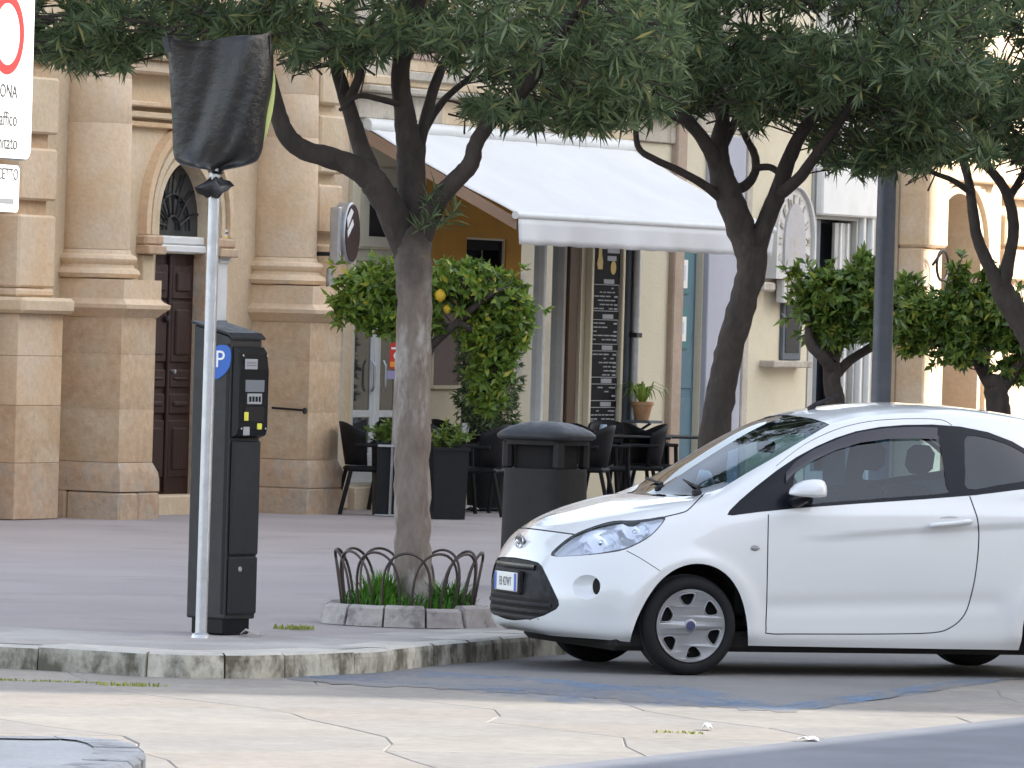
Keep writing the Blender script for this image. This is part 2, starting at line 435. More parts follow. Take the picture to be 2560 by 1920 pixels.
# bay asphalt by the kerb, its dark colour also carrying the shade zone
m_bay = M('shaded_bay_asphalt', (0.20, 0.192, 0.188), 0.92, col2=(0.155, 0.15, 0.148), scale=1.1, col3=(0.235, 0.22, 0.205), scale3=2.2, mix3=(.52, .72), bump=0.004, bscale=90, fine=0.2)
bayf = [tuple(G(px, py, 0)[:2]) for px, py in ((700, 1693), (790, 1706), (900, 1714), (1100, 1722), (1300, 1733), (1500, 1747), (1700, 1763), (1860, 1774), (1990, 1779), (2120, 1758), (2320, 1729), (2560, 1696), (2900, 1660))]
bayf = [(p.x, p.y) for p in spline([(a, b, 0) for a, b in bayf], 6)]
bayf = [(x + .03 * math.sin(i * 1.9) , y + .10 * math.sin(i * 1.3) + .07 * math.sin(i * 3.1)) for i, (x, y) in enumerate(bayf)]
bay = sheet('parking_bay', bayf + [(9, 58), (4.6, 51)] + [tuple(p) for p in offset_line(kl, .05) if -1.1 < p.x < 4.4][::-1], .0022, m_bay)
# worn blue parking lines
def paint_mat(name, col, lo, hi, sc=3.0):
    m = M(name, col, 0.8, col2=tuple(c * .85 for c in col), scale=6)
    nt = m.node_tree; b = nt.nodes['Principled BSDF']; tc = nt.nodes['Texture Coordinate'] if 'Texture Coordinate' in nt.nodes else nd(nt, 'ShaderNodeTexCoord')
    mp = nd(nt, 'ShaderNodeMapping'); mp.inputs['Scale'].default_value = (1, .35, 1)
    n1 = nd(nt, 'ShaderNodeTexNoise'); n1.inputs['Scale'].default_value = sc; n1.inputs['Detail'].default_value = 9; n1.inputs['Roughness'].default_value = .72
    r = nd(nt, 'ShaderNodeMapRange'); r.inputs['From Min'].default_value = lo; r.inputs['From Max'].default_value = hi
    nt.links.new(tc.outputs['Object'], mp.inputs[0]); nt.links.new(mp.outputs[0], n1.inputs['Vector']); nt.links.new(n1.outputs['Fac'], r.inputs['Value']); nt.links.new(r.outputs[0], b.inputs['Alpha'])
    return m
m_blue = paint_mat('worn_blue_paint', (0.16, 0.27, 0.44), 0.42, 0.78)
m_blue2 = paint_mat('very_worn_blue_paint', (0.18, 0.25, 0.37), 0.42, 0.85, 2.2)
def stripe(name, pts, w, mat, z=0.006):
    P = [G(px, py, 0) for px, py in pts]; L = [Vector((p.x, p.y)) for p in spline([p for p in P], 5)]; A = offset_line(L, w / 2); B = offset_line(L, -w / 2); n = len(L)
    mb = MB(); mb.add([(p.x, p.y, z) for p in A] + [(p.x, p.y, z) for p in B], [(i, i + 1, n + i + 1, n + i) for i in range(n - 1)]); o = mb.build(name, mat, road)
    if o.data.polygons[0].normal.z < 0: o.data.flip_normals()
    return o
stripe('parking_line', [(1240, 1692), (1420, 1709), (1640, 1735), (1830, 1762), (1990, 1774)], .30, m_blue, .0036)
stripe('parking_line', [(1990, 1770), (2110, 1752), (2320, 1722), (2480, 1700)], .24, m_blue, .0044)
stripe('parking_line', [(860, 1682), (1080, 1698), (1300, 1710), (1560, 1728)], 1.3, m_blue2, .0030)
stripe('parking_line', [(1640, 1716), (1760, 1733), (1880, 1762)], .26, m_blue, .0052)
stripe('parking_line', [(1300, 1722), (1500, 1748), (1700, 1768)], 0.9, m_blue2, .0058)

# litter and weeds on the road and pavement
m_white = M('white_paper', (0.78, 0.77, 0.74), 0.7, bump=.002, bscale=20)
def litter(name, px, py, z, sx, sy, h, label, mat, cat='litter'):
    p = G(px, py, z); rr = random.Random(int(px)); vs = []; N = 5
    for i in range(N):
        for j in range(N):
            vs.append((p.x + (i / (N - 1) - .5) * sx, p.y + (j / (N - 1) - .5) * sy, z + .006 + rr.random() * h * (1 if 0 < i < N - 1 else .3)))
    mb = MB(); mb.add(vs, [(i * N + j, (i + 1) * N + j, (i + 1) * N + j + 1, i * N + j + 1) for i in range(N - 1) for j in range(N - 1)])
    o = mb.build(name, mat, None, smooth=60)
    sl = o.modifiers.new('thickness', 'SOLIDIFY'); sl.thickness = .003
    return tag(o, label, cat)
litter('paper_scrap', 2020, 1852, 0.006, .10, .14, .02, 'small flat white scrap of litter on the grey asphalt', m_white)
litter('paper_scrap', 1768, 1826, 0.0, .05, .10, .035, 'tiny crumpled white scrap beside the weeds at the asphalt edge', m_white)
litter('paper_bag', 1176, 1279, WALK, .16, .22, .07, 'white crumpled paper lying against the foot of the black planter box', m_white)

def tuft_mesh(n, rad, hgt, wid, seed, spread=.5, sx=1.0, sy=1.0):
    rr = random.Random(seed); mb = MB()
    for k in range(n):
        a = rr.uniform(0, 6.28); r = rad * math.sqrt(rr.random()); x, y = r * math.cos(a) * sx, r * math.sin(a) * sy
        h = hgt * rr.uniform(.5, 1.1); b = rr.uniform(0, 6.28); l = spread * h * rr.uniform(.2, 1.2); w = wid * rr.uniform(.6, 1.2)
        dx, dy = math.cos(b), math.sin(b); px_, py_ = -dy * w, dx * w
        mb.add([(x - px_, y - py_, 0), (x + px_, y + py_, 0), (x + dx * l * .45 + px_ * .8, y + dy * l * .45 + py_ * .8, h * .65), (x + dx * l * .45 - px_ * .8, y + dy * l * .45 - py_ * .8, h * .65), (x + dx * l, y + dy * l, h)],
               [(0, 1, 2, 3), (3, 2, 4)])
    return mb
m_soil = M('soil', (0.07, 0.055, 0.04), 0.95, col2=(0.11, 0.09, 0.06), scale=12, bump=.02, bscale=25)
def weed(px, py, z, n, rad, hgt, label, mat, sx=1.0, sy=1.0, seed=1):
    p = G(px, py, z); o = tuft_mesh(n, rad, hgt, .005, seed, .7, sx, sy).build('weed_tuft', mat, None, fix=False); o.location = p
    return tag(o, label, 'weeds', None, 'stuff')
weed(330, 1714, 0, 120, .10, .020, 'small green weed tuft in the gutter below the kerb', m_weed, 2.0, 1, 3)
weed(80, 1703, 0, 160, .10, .012, 'thin line of dry yellow weeds along the gutter joint', m_weed, 4.0, .6, 4)
weed(918, 1658, 0, 110, .045, .06, 'dark green weed tuft growing at the foot of the kerb', m_grass, 1, 1, 5)
weed(485, 1693, 0, 70, .035, .04, 'small dark green weed in a chipped kerb joint', m_grass, 1.4, 1, 6)
weed(735, 1573, WALK, 130, .08, .03, 'yellowing weeds on the pavement beside the parking meter', m_weed, 1.6, 1, 7)
weed(1700, 1833, 0.0, 60, .07, .014, 'yellow weeds growing along the broken asphalt edge', m_weed, 2.0, 1, 8)
weed(40, 1262, WALK, 120, .10, .12, 'green weeds at the foot of the left stone pilaster', m_grass, 1.4, 1, 9)

# ---------------------------------------------------------------- unseen houses added outside the frame to shade the street and feed reflections
m_ostone = M('added_house_stone', (0.50, 0.42, 0.30), 0.9, col2=(0.42, 0.35, 0.25), scale=.7, bump=.01, bscale=8)
m_dglass = M('dark_window_glass', (0.03, 0.035, 0.04), 0.08, spec=.6)
m_roof = M('roof_stone', (0.40, 0.36, 0.30), 0.9, col2=(0.32, 0.29, 0.25), scale=1)
def house(name, x, y, rz, L, D, Hh, label, floors):
    e = empty(name, (x, y, 0), rz, label, 'building', 'unseen houses added for the light')
    box('wall', m_ostone, e, 0, L, 0, D, 0, Hh, .02)
    box('roof', m_roof, e, -.25, L + .25, -.25, D + .25, Hh + .003, Hh + .35, .03)
    nb = int(L // 3.6); fh = Hh / floors
    for fl in range(floors):
        for k in range(nb):
            for yy in (-0.012,):
                u = (k + .5) * L / nb; w = box('window', m_roof, e, u - .75, u + .75, yy - .05, .05, fl * fh + .9, fl * fh + 2.7, .02)
                box('pane', m_dglass, w, u - .6, u + .6, yy - .07, -.045, fl * fh + 1.05, fl * fh + 2.55, .005)
    return e
tE = math.tan(SUN_EL)
# added low house: its eave draws the shadow edge over the carriageway; added tall palace: shades kerb, car and shop fronts
hB1 = 6.65
EDGE_Y = 38.0
b1 = Vector((L2B.x, L2B.y, 0)) + d12 * 0.4 + Vector(((hB1 + .35) / tE + .25, 0, 0))
house('low_shade_house', b1.x, b1.y, math.atan2(d12.y, d12.x) + math.pi, 12.5, 9, hB1, 'low flat-roofed stone house added out of view to cast shade', 2)
house('glass_reflection_house', 22, 116, math.radians(-65), 30, 10, 9.5, 'pale stone house added out of view for the shop glass to reflect', 2)  # added so the shop glass mirrors a wall instead of bright sky
house('shade_tower', 24.0, 31.9, -math.pi / 2, 24, 10, 16.4, 'tower-like stone house added out of view to shade the island', 4)  # added to throw shade on the island while the sign stays lit
nb_ = house('car_reflection_house', 34, -14, math.pi, 70, 10, 9.5, 'long stone house added behind the camera for the car to reflect', 2)  # added behind the camera to darken reflections in the car
tp = house('shade_palace', 25.5, 81.8, -math.pi / 2, 81.8 - EDGE_Y - .85, 14, 24.0, 'tall windowed stone palace added out of view to shade the street', 5)
def glass_mat(name, tint, t, k=1.0):
    m = bpy.data.materials.new(name); m.use_nodes = True; nt = m.node_tree; nt.nodes.remove(nt.nodes['Principled BSDF'])
    o = nt.nodes['Material Output']; g = nd(nt, 'ShaderNodeBsdfGlossy'); g.inputs['Roughness'].default_value = .015; g.inputs['Color'].default_value = (.95, .97, 1, 1)
    tr = nd(nt, 'ShaderNodeBsdfTransparent'); tr.inputs['Color'].default_value = rgb(tint); f = nd(nt, 'ShaderNodeFresnel'); f.inputs['IOR'].default_value = 1.52
    ad = nd(nt, 'ShaderNodeMath'); ad.operation = 'MULTIPLY_ADD'; ad.inputs[1].default_value = k; ad.inputs[2].default_value = t
    ad.use_clamp = True
    mx = nd(nt, 'ShaderNodeMixShader'); nt.links.new(f.outputs[0], ad.inputs[0]); nt.links.new(ad.outputs[0], mx.inputs[0]); nt.links.new(tr.outputs[0], mx.inputs[1]); nt.links.new(g.outputs[0], mx.inputs[2]); nt.links.new(mx.outputs[0], o.inputs[0]); return m
# ================================================================== STREET FRONT (local x = along the front, y = into the buildings)
m_stone = M('golden_limestone', (0.67, 0.49, 0.315), 0.9, col2=(0.61, 0.42, 0.25), scale=1.3, col3=(0.68, 0.575, 0.45), scale3=.9, mix3=(0.42, 0.70), bump=0.010, bscale=16, fine=0.10)
m_stone_d = M('stained_limestone', (0.60, 0.425, 0.27), 0.92, col2=(0.49, 0.335, 0.205), scale=1.9, col3=(0.60, 0.49, 0.35), scale3=2.0, mix3=(0.44, 0.70), bump=0.014, bscale=11, fine=0.14)
m_stone_l = M('pale_limestone', (0.68, 0.56, 0.41), 0.9, col2=(0.56, 0.44, 0.29), scale=1.6, col3=(0.60, 0.45, 0.29), scale3=1.0, mix3=(.46, .74), bump=0.007, bscale=18, fine=0.08)
m_stone_p = M('pinkish_base_stone', (0.56, 0.415, 0.285), 0.92, col2=(0.47, 0.315, 0.205), scale=2.6, col3=(0.46, 0.39, 0.31), scale3=4.2, mix3=(0.48, 0.66), bump=0.016, bscale=12, fine=0.14)
m_grey = M('grey_limestone', (0.52, 0.475, 0.40), 0.92, col2=(0.44, 0.40, 0.335), scale=2, col3=(0.30, 0.27, 0.225), scale3=3.6, mix3=(0.55, 0.7), bump=0.010, bscale=16, fine=0.12)
m_cream = M('cream_plaster', (0.66, 0.60, 0.455), 0.92, col2=(0.60, 0.545, 0.41), scale=1.0, col3=(0.55, 0.49, 0.36), scale3=3.0, mix3=(0.6, 0.8), bump=0.004, bscale=40, fine=0.05)
m_warmwall = M('warm_lit_plaster', (0.52, 0.27, 0.045), 0.92, col2=(0.45, 0.225, 0.035), scale=1.6, bump=0.004, bscale=40, fine=0.08)  # colour holds the warm light bounced beneath the awning
m_wood = M('dark_brown_door_wood', (0.0300, 0.0096, 0.0072), 0.5, col2=(0.0210, 0.0066, 0.0054), scale=4, stretch=(1, 1, .12), bump=.003, bscale=30, rvar=.1)
m_bwood = M('brown_post_wood', (0.0900, 0.0450, 0.0180), 0.6, col2=(0.0660, 0.0300, 0.0120), scale=4, stretch=(1, 1, .12))
m_black = M('black_paint', (0.0090, 0.0090, 0.0102), 0.75, spec=.12, col2=(0.0150, 0.0150, 0.0162), scale=6)
m_whitef = M('white_painted_frame', (0.72, 0.73, 0.72), 0.55, col2=(.66, .67, .66), scale=5)
m_greenf = M('pale_grey_green_frame', (0.44, 0.42, 0.33), 0.65, col2=(.39, .37, .29), scale=4, bump=.002, bscale=30)
m_glass = M('shop_glass', (0.05, 0.055, 0.055), 0.03, spec=1.0, ior=1.6, col2=(.07, .07, .07), scale=2)
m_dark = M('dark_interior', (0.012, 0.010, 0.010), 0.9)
m_awn = M('white_awning_canvas', (0.71, 0.715, 0.71), 0.85, col2=(.66, .665, .665), scale=1.2, bump=.002, bscale=60)
m_teal = M('teal_door_paint', (0.085, 0.17, 0.215), 0.6, col2=(.07, .145, .19), scale=3, bump=.001, bscale=40)
m_lav = M('lavender_grey_paint', (0.41, 0.42, 0.48), 0.75, col2=(.37, .38, .44), scale=2, bump=.002, bscale=30)
m_pink = M('pinkish_pilaster_plaster', (0.45, 0.35, 0.27), .9, col2=(.38, .29, .22), scale=3, bump=.004, bscale=30, fine=.1)
m_greyp = M('grey_shutter_paint', (0.46, 0.455, 0.43), .8, col2=(.40, .395, .37), scale=3, bump=.003, bscale=20, fine=.06)
m_metal = M('dark_iron', (0.0300, 0.0300, 0.0330), .5, metal=.6, col2=(0.0210, 0.0210, 0.0240), scale=12)
m_galv = M('galvanised_steel', (0.50, 0.51, 0.53), .42, metal=.75, col2=(.42, .43, .45), scale=14, rvar=.12)
m_bluegrey = M('blue_grey_metal', (0.0960, 0.1140, 0.1380), .6, col2=(0.0720, 0.0870, 0.1080), scale=5)
FRZ = TH
def F(name, label, cat='building', u=0.0, y=0.0, z=0.0, group=None):
    p = fworld(u, y, z); return empty(name, p, FRZ, label, cat, group)

# ------------------------------------------------ palace with the columned portal
pal = F('palace', 'golden limestone palace with columned portal and brown arched doorway')
YW = 0.70
dc, dw = -2.15, 0.53                     # door axis, half width
z_sp, z_ap = 2.66, 3.33
wall_top = 7.6
arch_hole = arch(dc - dw, dc + dw, WALK, z_sp + .12, z_ap - z_sp - .12)
plate('wall', m_stone_l, pal, [rect(-5.05, -.55, WALK - .1, wall_top), arch_hole], YW, YW + .5)
box('wall', m_stone, pal, -14, -5.06, YW + .02, YW + .5, WALK - .1, wall_top)
box('wall', m_stone, pal, -.54, 1.22, YW - .01, YW + .5, WALK - .1, wall_top)
# arch mouldings
def arch_band(name, r0, r1, y0, y1, mat, zsp=z_sp + .12, low=z_sp, par=pal, c=dc, rise=z_ap - z_sp - .12, dw=dw):
    n = 24; o = []; i = []
    k = rise / dw
    for a in range(n + 1):
        t = math.pi * a / n
        o.append((c + r1 * math.cos(t), zsp + r1 * k * math.sin(t))); i.append((c + r0 * math.cos(t), zsp + r0 * k * math.sin(t)))
    poly = [(c + r1, low)] + o + [(c - r1, low), (c - r0, low)] + i[::-1] + [(c + r0, low)]
    return plate(name, mat, par, [poly], y0, y1)
arch_band('arch_moulding', dw + .004, dw + .07, YW - .045, YW + .02, m_stone_l)
arch_band('arch_moulding', dw + .12, dw + .19, YW - .07, YW + .02, m_stone_l)
arch_band('arch_moulding', dw + .25, dw + .33, YW - .09, YW + .02, m_stone)
for sx in (-1, 1):
    mbp = MB(); a, b = sorted((dc + sx * (dw + .005), dc + sx * (dw + .36)))
    mbp.box(a, b, YW - .13, YW + .03, z_sp - .18, z_sp - .10, .01).box(a - .0, b, YW - .10, YW + .03, z_sp - .10, z_sp - .005, .02)
    mbp.build('impost', m_stone_p, pal)
    box('pilaster_strip', m_whitef if sx > 0 else m_stone_l, pal, dc + sx * (dw + .10), dc + sx * (dw + .30), YW - .05, YW + .02, WALK, z_sp - .185, .01)
    box('jamb', m_stone_p, pal, dc + sx * (dw - .035), dc + sx * (dw + .0045), YW + .004, YW + .14, WALK, z_sp - .01, .006)
box('spandrel_moulding', m_stone, pal, -3.65, -.8, YW - .06, YW + .02, 3.62, 3.67, .01)
box('spandrel_moulding', m_stone_l, pal, -3.65, -.8, YW - .09, YW + .02, 3.70, 3.76, .012)
box('spandrel_moulding', m_stone, pal, -3.65, -.8, YW - .12, YW + .02, 3.80, 3.85, .012)
box('entablature', m_stone, pal, -3.55, -.9, YW - .16, YW + .02, 4.10, 4.22, .02)
box('entablature', m_stone_l, pal, -3.55, -.9, YW - .24, YW + .02, 4.223, 4.33, .02)
# door
yd = YW + .13
door = box('door', m_wood, pal, dc - dw + .035, dc + dw - .035, yd, yd + .06, .30, 2.50, .006)
def door_panel(u0, u1, z0, z1, par, mat, y):
    mb = MB(); mb.box(u0, u1, y - .022, y + .01, z0, z1, .018); mb.box(u0 + .07, u1 - .07, y - .040, y - .01, z0 + .07, z1 - .07, .025); return mb.build('door_panel', mat, par)
for (a, b) in ((dc - dw + .08, dc - .04), (dc + .04, dc + dw - .08)):
    for z0, z1 in ((.45, .98), (1.03, 1.22), (1.27, 1.44), (1.50, 2.06), (2.08, 2.40)): door_panel(a, b, z0, z1, door, m_wood, yd)
box('door_stile', m_wood, door, dc - .025, dc + .025, yd - .03, yd + .01, .32, 2.48, .008)
kn = MB().lathe([(.0, -.07), (.03, -.065), (.035, -.045), (.018, -.02), (.02, 0)], 14); kn.xf(Matrix.Translation((dc - .12, yd - .01, 1.90)) @ Matrix.Rotation(-math.pi / 2, 4, 'X')); kn.build('knocker', m_metal, door, smooth=40)
kn = MB().lathe([(.0, -.04), (.02, -.035), (.02, 0)], 12); kn.xf(Matrix.Translation((dc + .1, yd - .01, 1.42)) @ Matrix.Rotation(-math.pi / 2, 4, 'X')); kn.build('door_knob', m_galv, door, smooth=40)
box('door_step', m_stone_l, pal, dc - dw - .02, dc + dw + .02, YW - .12, YW + .5, WALK - .02, .30, .015)
box('transom_rail', m_whitef, pal, dc - dw + .02, dc + dw - .02, YW + .01, YW + .15, 2.505, 2.575, .012)
box('transom_rail', m_whitef, pal, dc - dw + .02, dc + dw - .02, YW + .03, YW + .14, 2.58, 2.655, .012)
fan = plate('fanlight_pane', m_dglass, pal, [arch(dc - dw + .004, dc + dw - .004, z_sp, z_sp + .12, z_ap - z_sp - .12)], YW + .12, YW + .14)
for k in range(7):
    a = math.pi * (k + .5) / 7; R = .60
    mb = MB().tube([(dc + .12 * math.cos(a), YW + .10, z_sp + .06 + .12 * math.sin(a)), (dc + .32 * math.cos(a + .12), YW + .095, z_sp + .07 + .32 * math.sin(a + .1)), (dc + .50 * math.cos(a), YW + .10, z_sp + .09 + .52 * math.sin(a))], .011, 6)
    mb.build('fanlight_bar', m_metal, fan)
for r in (.13, .33):
    MB().tube([(dc + r * math.cos(math.pi * t / 14), YW + .10, z_sp + .05 + r * math.sin(math.pi * t / 14)) for t in range(15)], .012, 6).build('fanlight_bar', m_metal, fan)
# columns on pedestals
def pedestal(uR, w=.74):
    e_ = empty('pedestal', (uR - w / 2, 0.52, 0), 0, None, None, None, pal)
    h = w / 2 - .05; ex = .11; CY = .05
    def sq(name, prof, mat):
        mb = MB(); vs = []; n = len(prof)
        for (r, z) in prof: vs += [(-r, -r - ex, z), (r, -r - ex, z), (r, r + ex, z), (-r, r + ex, z)]
        fs = [(i * 4 + k, i * 4 + (k + 1) % 4, (i + 1) * 4 + (k + 1) % 4, (i + 1) * 4 + k) for i in range(n - 1) for k in range(4)] + [(0, 1, 2, 3), tuple(4 * (n - 1) + k for k in range(4))]
        return mb.add(vs, fs).build(name, mat, e_, smooth=25)
    # rough base of separate blocks, then a curved foot
    for side in range(4):
        pass
    blocks = [(-h - .055, -.02, -h - .055 - ex, .05), (-.015, h + .055, -h - .055 - ex, .05), (-h - .055, h + .055, .055, h + .055 + ex)]
    for (a, b, c, d) in blocks: MB().box(a, b, c, d, WALK - .06, .37 + rnd.uniform(-.01, .01), .02).build('base_stone', m_stone_p, e_)
    sq('plinth', [(h + .052, .372), (h + .050, .47), (h + .04, .54), (h + .012, .60), (h - .0, .625)], m_stone_p)
    z = .628
    for z1 in (1.10, 1.55, 1.90):
        zz = z1 + rnd.uniform(-.05, .05) if z1 < 1.8 else 1.90
        sq('die_stone', [(h - .0015, z + .001), (h, z + .008), (h, zz - .006), (h - .0015, zz)], m_stone_d); z = zz
    sq('cap_moulding', [(h + .0, 1.903), (h + .02, 1.92), (h + .045, 1.95), (h + .09, 1.985), (h + .095, 2.02), (h + .05, 2.045), (h + .03, 2.07), (h + .03, 2.24)], m_stone)
    def ring(name, prof, mat): return MB().lathe(prof, 40, (0, CY)).build(name, mat, e_, smooth=35)
    r = .325
    ring('column_base', [(r + .02, 2.243), (r + .075, 2.255), (r + .10, 2.29), (r + .085, 2.325), (r + .045, 2.34), (r + .035, 2.37), (r + .06, 2.39), (r + .07, 2.42), (r + .055, 2.45), (r + .015, 2.462), (r + .006, 2.50)], m_stone)
    zs = [2.503, 3.62, 4.02, 5.1, 6.3]
    for k in range(4):
        ra = r - .012 * k
        ring('column_drum', [(ra - .003, zs[k]), (ra, zs[k] + .008), (ra - .010, zs[k + 1] - .008), (ra - .013, zs[k + 1] - .001)], m_stone)
    ring('capital', [(r - .05, 6.302), (r + .02, 6.34), (r - .02, 6.45), (r + .12, 6.75), (r + .14, 6.9)], m_stone_l)
    return e_
pedestal(-3.72); pedestal(-.02)
# rusticated pilasters behind the columns
def pilaster(u0, u1, y0, zlist):
    z = WALK
    mb = MB()
    for i, z1 in enumerate(zlist):
        nm = 'pilaster_stone'; m = m_stone_p if z1 < .7 else (m_stone_d if z1 < 1.5 else (m_stone if z1 < 3 else m_stone_l))
        box(nm, m, pal, u0, u1, y0, YW + .03, z + .001, z1 - .001, .005)
        z = z1
    return
pilaster(-5.72, -4.92, YW - .30, [.62, 1.12, 1.55, 1.92])
box('pilaster_cap', m_stone_l, pal, -5.80, -4.86, YW - .39, YW + .03, 1.92, 2.06, .03)
pilaster(-5.60, -4.96, YW - .22, [.2])
for a, b in ((2.06, 2.14), (2.14, 2.78), (2.90, 3.36), (3.48, 3.98), (4.10, 4.62), (4.74, 5.4)):
    box('pilaster_stone', m_stone if a < 3 else m_stone_l, pal, -5.64, -4.98, YW - .24, YW + .03, a + .003, b - .003, .02)
box('pilaster_core', m_stone_d, pal, -5.60, -5.02, YW - .16, YW + .025, 2.1, 7.0, .01)
pilaster(-6.6, -5.85, YW - .10, [.62, 1.12, 1.55, 2.05, 2.7, 3.3, 4.0, 4.8])
pilaster(-.55, .35, YW - .18, [.62, 1.15, 1.92]); 
for a, b in ((2.06, 2.64), (2.74, 3.20), (3.30, 3.85), (3.95, 4.6)): box('pilaster_stone', m_stone if a < 3 else m_stone_l, pal, .02, .52, YW - .30, YW + .03, a + .003, b - .003, .02)
box('pilaster_cap', m_grey, pal, -.2, .72, YW - .36, YW + .03, 1.92, 2.06, .03)
box('pilaster_stone', m_grey, pal, .36, .62, YW - .30, YW + .03, WALK, 1.915, .015)
box('pilaster_stone', m_stone_l, pal, .64, 1.18, YW - .12, YW + .03, WALK, 1.915, .015)
box('pilaster_core', m_stone_l, pal, .0, .54, YW - .2, YW + .025, 2.05, 7.0, .01)
# small notice, intercom plate and iron bar on the palace wall
nt_ = F('wall_notice', 'small white notice with a yellow warning mark beside the brown doorway', 'notice', -1.40, YW - .052, 2.58)
box('sheet', m_white, nt_, -.10, .10, -.012, 0, -.155, .155, .002)
m_yel = M('yellow_print', (0.75, 0.55, 0.02), .6); m_bluep = M('pale_blue_print', (.45, .55, .68), .6); m_ink = M('grey_print', (.16, .16, .17), .6)
box('yellow_mark', m_yel, nt_, -.07, .07, -.0145, -.011, .0, .09, 0)
box('black_mark', m_black, nt_, -.025, .025, -.017, -.0135, .025, .065, 0)
for k in range(3): box('text_line', m_bluep, nt_, -.07, .07, -.0145, -.011, -.13 + .04 * k, -.112 + .04 * k, 0)
box('header_bar', m_ink, nt_, -.07, .07, -.0145, -.011, .115, .135, 0)
ic = F('intercom', 'grey intercom panel mounted on the stone jamb beside the brown door', 'intercom', dc + dw + .18, YW - .052, 1.66)
box('case', m_bluegrey, ic, -.09, .09, -.03, 0, -.24, .24, .012)
for k in range(4): box('button', m_metal, ic, -.05, .05, -.036, -.029, -.18 + .09 * k, -.13 + .09 * k, .004)
bar = F('iron_bar', 'thin horizontal iron bar fixed to the second pedestal of the portal', 'bar', -.80, .2, 1.09)
MB().tube([(0, .22, .012), (0, -.10, 0), (.0, -.13, -.006)], .011, 8).build('rod', m_metal, bar)
MB().lathe([(.0, -.02), (.03, -.018), (.03, .0)], 12).xf(Matrix.Translation((0, -.13, -.006)) @ Matrix.Rotation(math.pi / 2, 4, 'X')).build('end_plate', m_metal, bar)

# ------------------------------------------------ round shop sign by the palace corner
us_, zs_ = FU(864, 583, .12)
sg = F('round_shop_sign', 'round dark maroon shop sign in a grey drum case on the palace corner', 'sign', us_, .12, zs_)
m_sgn = M('dark_maroon_sign', (0.035, 0.012, 0.014), .4, col2=(.025, .01, .012), scale=6)
Rr = .28
def drum(name, prof, mat, par): return MB().lathe(prof, 36).xf(Matrix.Rotation(math.pi / 2, 4, 'X')).build(name, mat, par, smooth=40)
cs_ = drum('case', [(.0, -.07), (Rr, -.07), (Rr + .01, -.06), (Rr + .01, .06), (Rr, .07), (Rr - .02, .07)], m_galv, sg)
fc_ = drum('face', [(.0, .078), (Rr - .012, .078), (Rr - .012, .06)], m_sgn, sg)
cs_.scale.x = fc_.scale.x = .55
mbo = MB(); mbo.prism([(-.22, .05), (-.02, .20), (-.10, .23), (-.25, .14)], -.0835, -.0785, 'y'); mbo.build('white_mark', m_white, sg).scale.x = .55; mbo = MB(); mbo.prism([(-.20, -.04), (-.0, .08), (-.03, .13), (-.22, .02)], -.0835, -.0785, 'y'); mbo.build('white_mark', m_white, sg).scale.x = .55
box('bracket_box', m_galv, sg, -.22, -.15, -.04, .06, -.30, .24, .012)
MB().tube([(-.2, .05, -.34), (-.2, .05, -.75)], .035, 10).build('bracket_tube', m_galv, sg)
MB().tube([(-.2, .05, -.2), (-.2, .5, -.2)], .02, 8).build('bracket_arm', m_metal, sg)

# ------------------------------------------------ shop house with the white awning
shop = F('shop_house', 'cream shop house with glazed front under white awning')
Y = .65
uA, uB = 1.23, 8.84
wins = [rect(1.34, 2.62, .36, 2.62), rect(1.52, 2.45, 2.72, 3.25), rect(3.77, 4.66, .90, 2.76), rect(5.06, 6.55, .62, 2.80), rect(6.66, 7.48, .90, 2.80)]
plate('wall', m_cream, shop, [rect(uA, uB, WALK - .1, 3.86)] + wins, Y, Y + .35)
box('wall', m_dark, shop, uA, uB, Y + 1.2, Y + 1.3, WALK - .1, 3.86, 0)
box('wall', m_grey, shop, uA, 10.7, Y + .0, Y + .4, 4.02, 7.4, .01)
# upper field under the awning, warm bounced light painted as ochre
plate('warm_light_field', m_warmwall, shop, [[(2.76, 1.62), (3.75, 1.62), (3.75, 2.78), (4.68, 2.78), (4.68, 1.62), (5.03, 1.62), (5.03, 3.72), (2.76, 3.72)]], Y - .02, Y + .006)
box('pilaster_stone', m_cream, shop, 2.66, 2.74, Y - .05, Y + .01, WALK, 3.7, .01)
# stone string course made of separate blocks and brackets above the awning
z0 = 3.865; u = uA
while u < 8.8:
    w = rnd.uniform(.75, 1.15); u1 = min(u + w, 8.82)
    box('course_stone', m_grey if rnd.random() < .6 else m_stone_l, shop, u + .006, u1 - .006, Y - .04 + rnd.uniform(-.004, .004), Y + .3, z0, z0 + .25, .012); u = u1
box('cornice', m_grey, shop, uA - .02, 8.84, Y - .16, Y + .3, z0 + .253, z0 + .32, .015)
box('cornice', m_stone_l, shop, uA - .02, 8.84, Y - .12, Y + .3, z0 + .323, z0 + .42, .015)
for uu in (3.6, 4.7, 5.3, 6.6): 
    mb = MB(); mb.prism([(-.10, 0), (.12, .03), (.10, .09), (-.12, .06)], -.02, .02, 'y'); o = mb.build('carved_bracket', m_grey, shop, smooth=40); o.location = (uu, Y - .055, z0 + .10)
m_shut = M('pink_grey_shutter', (0.42, 0.30, 0.27), .8, col2=(.36, .25, .22), scale=4)
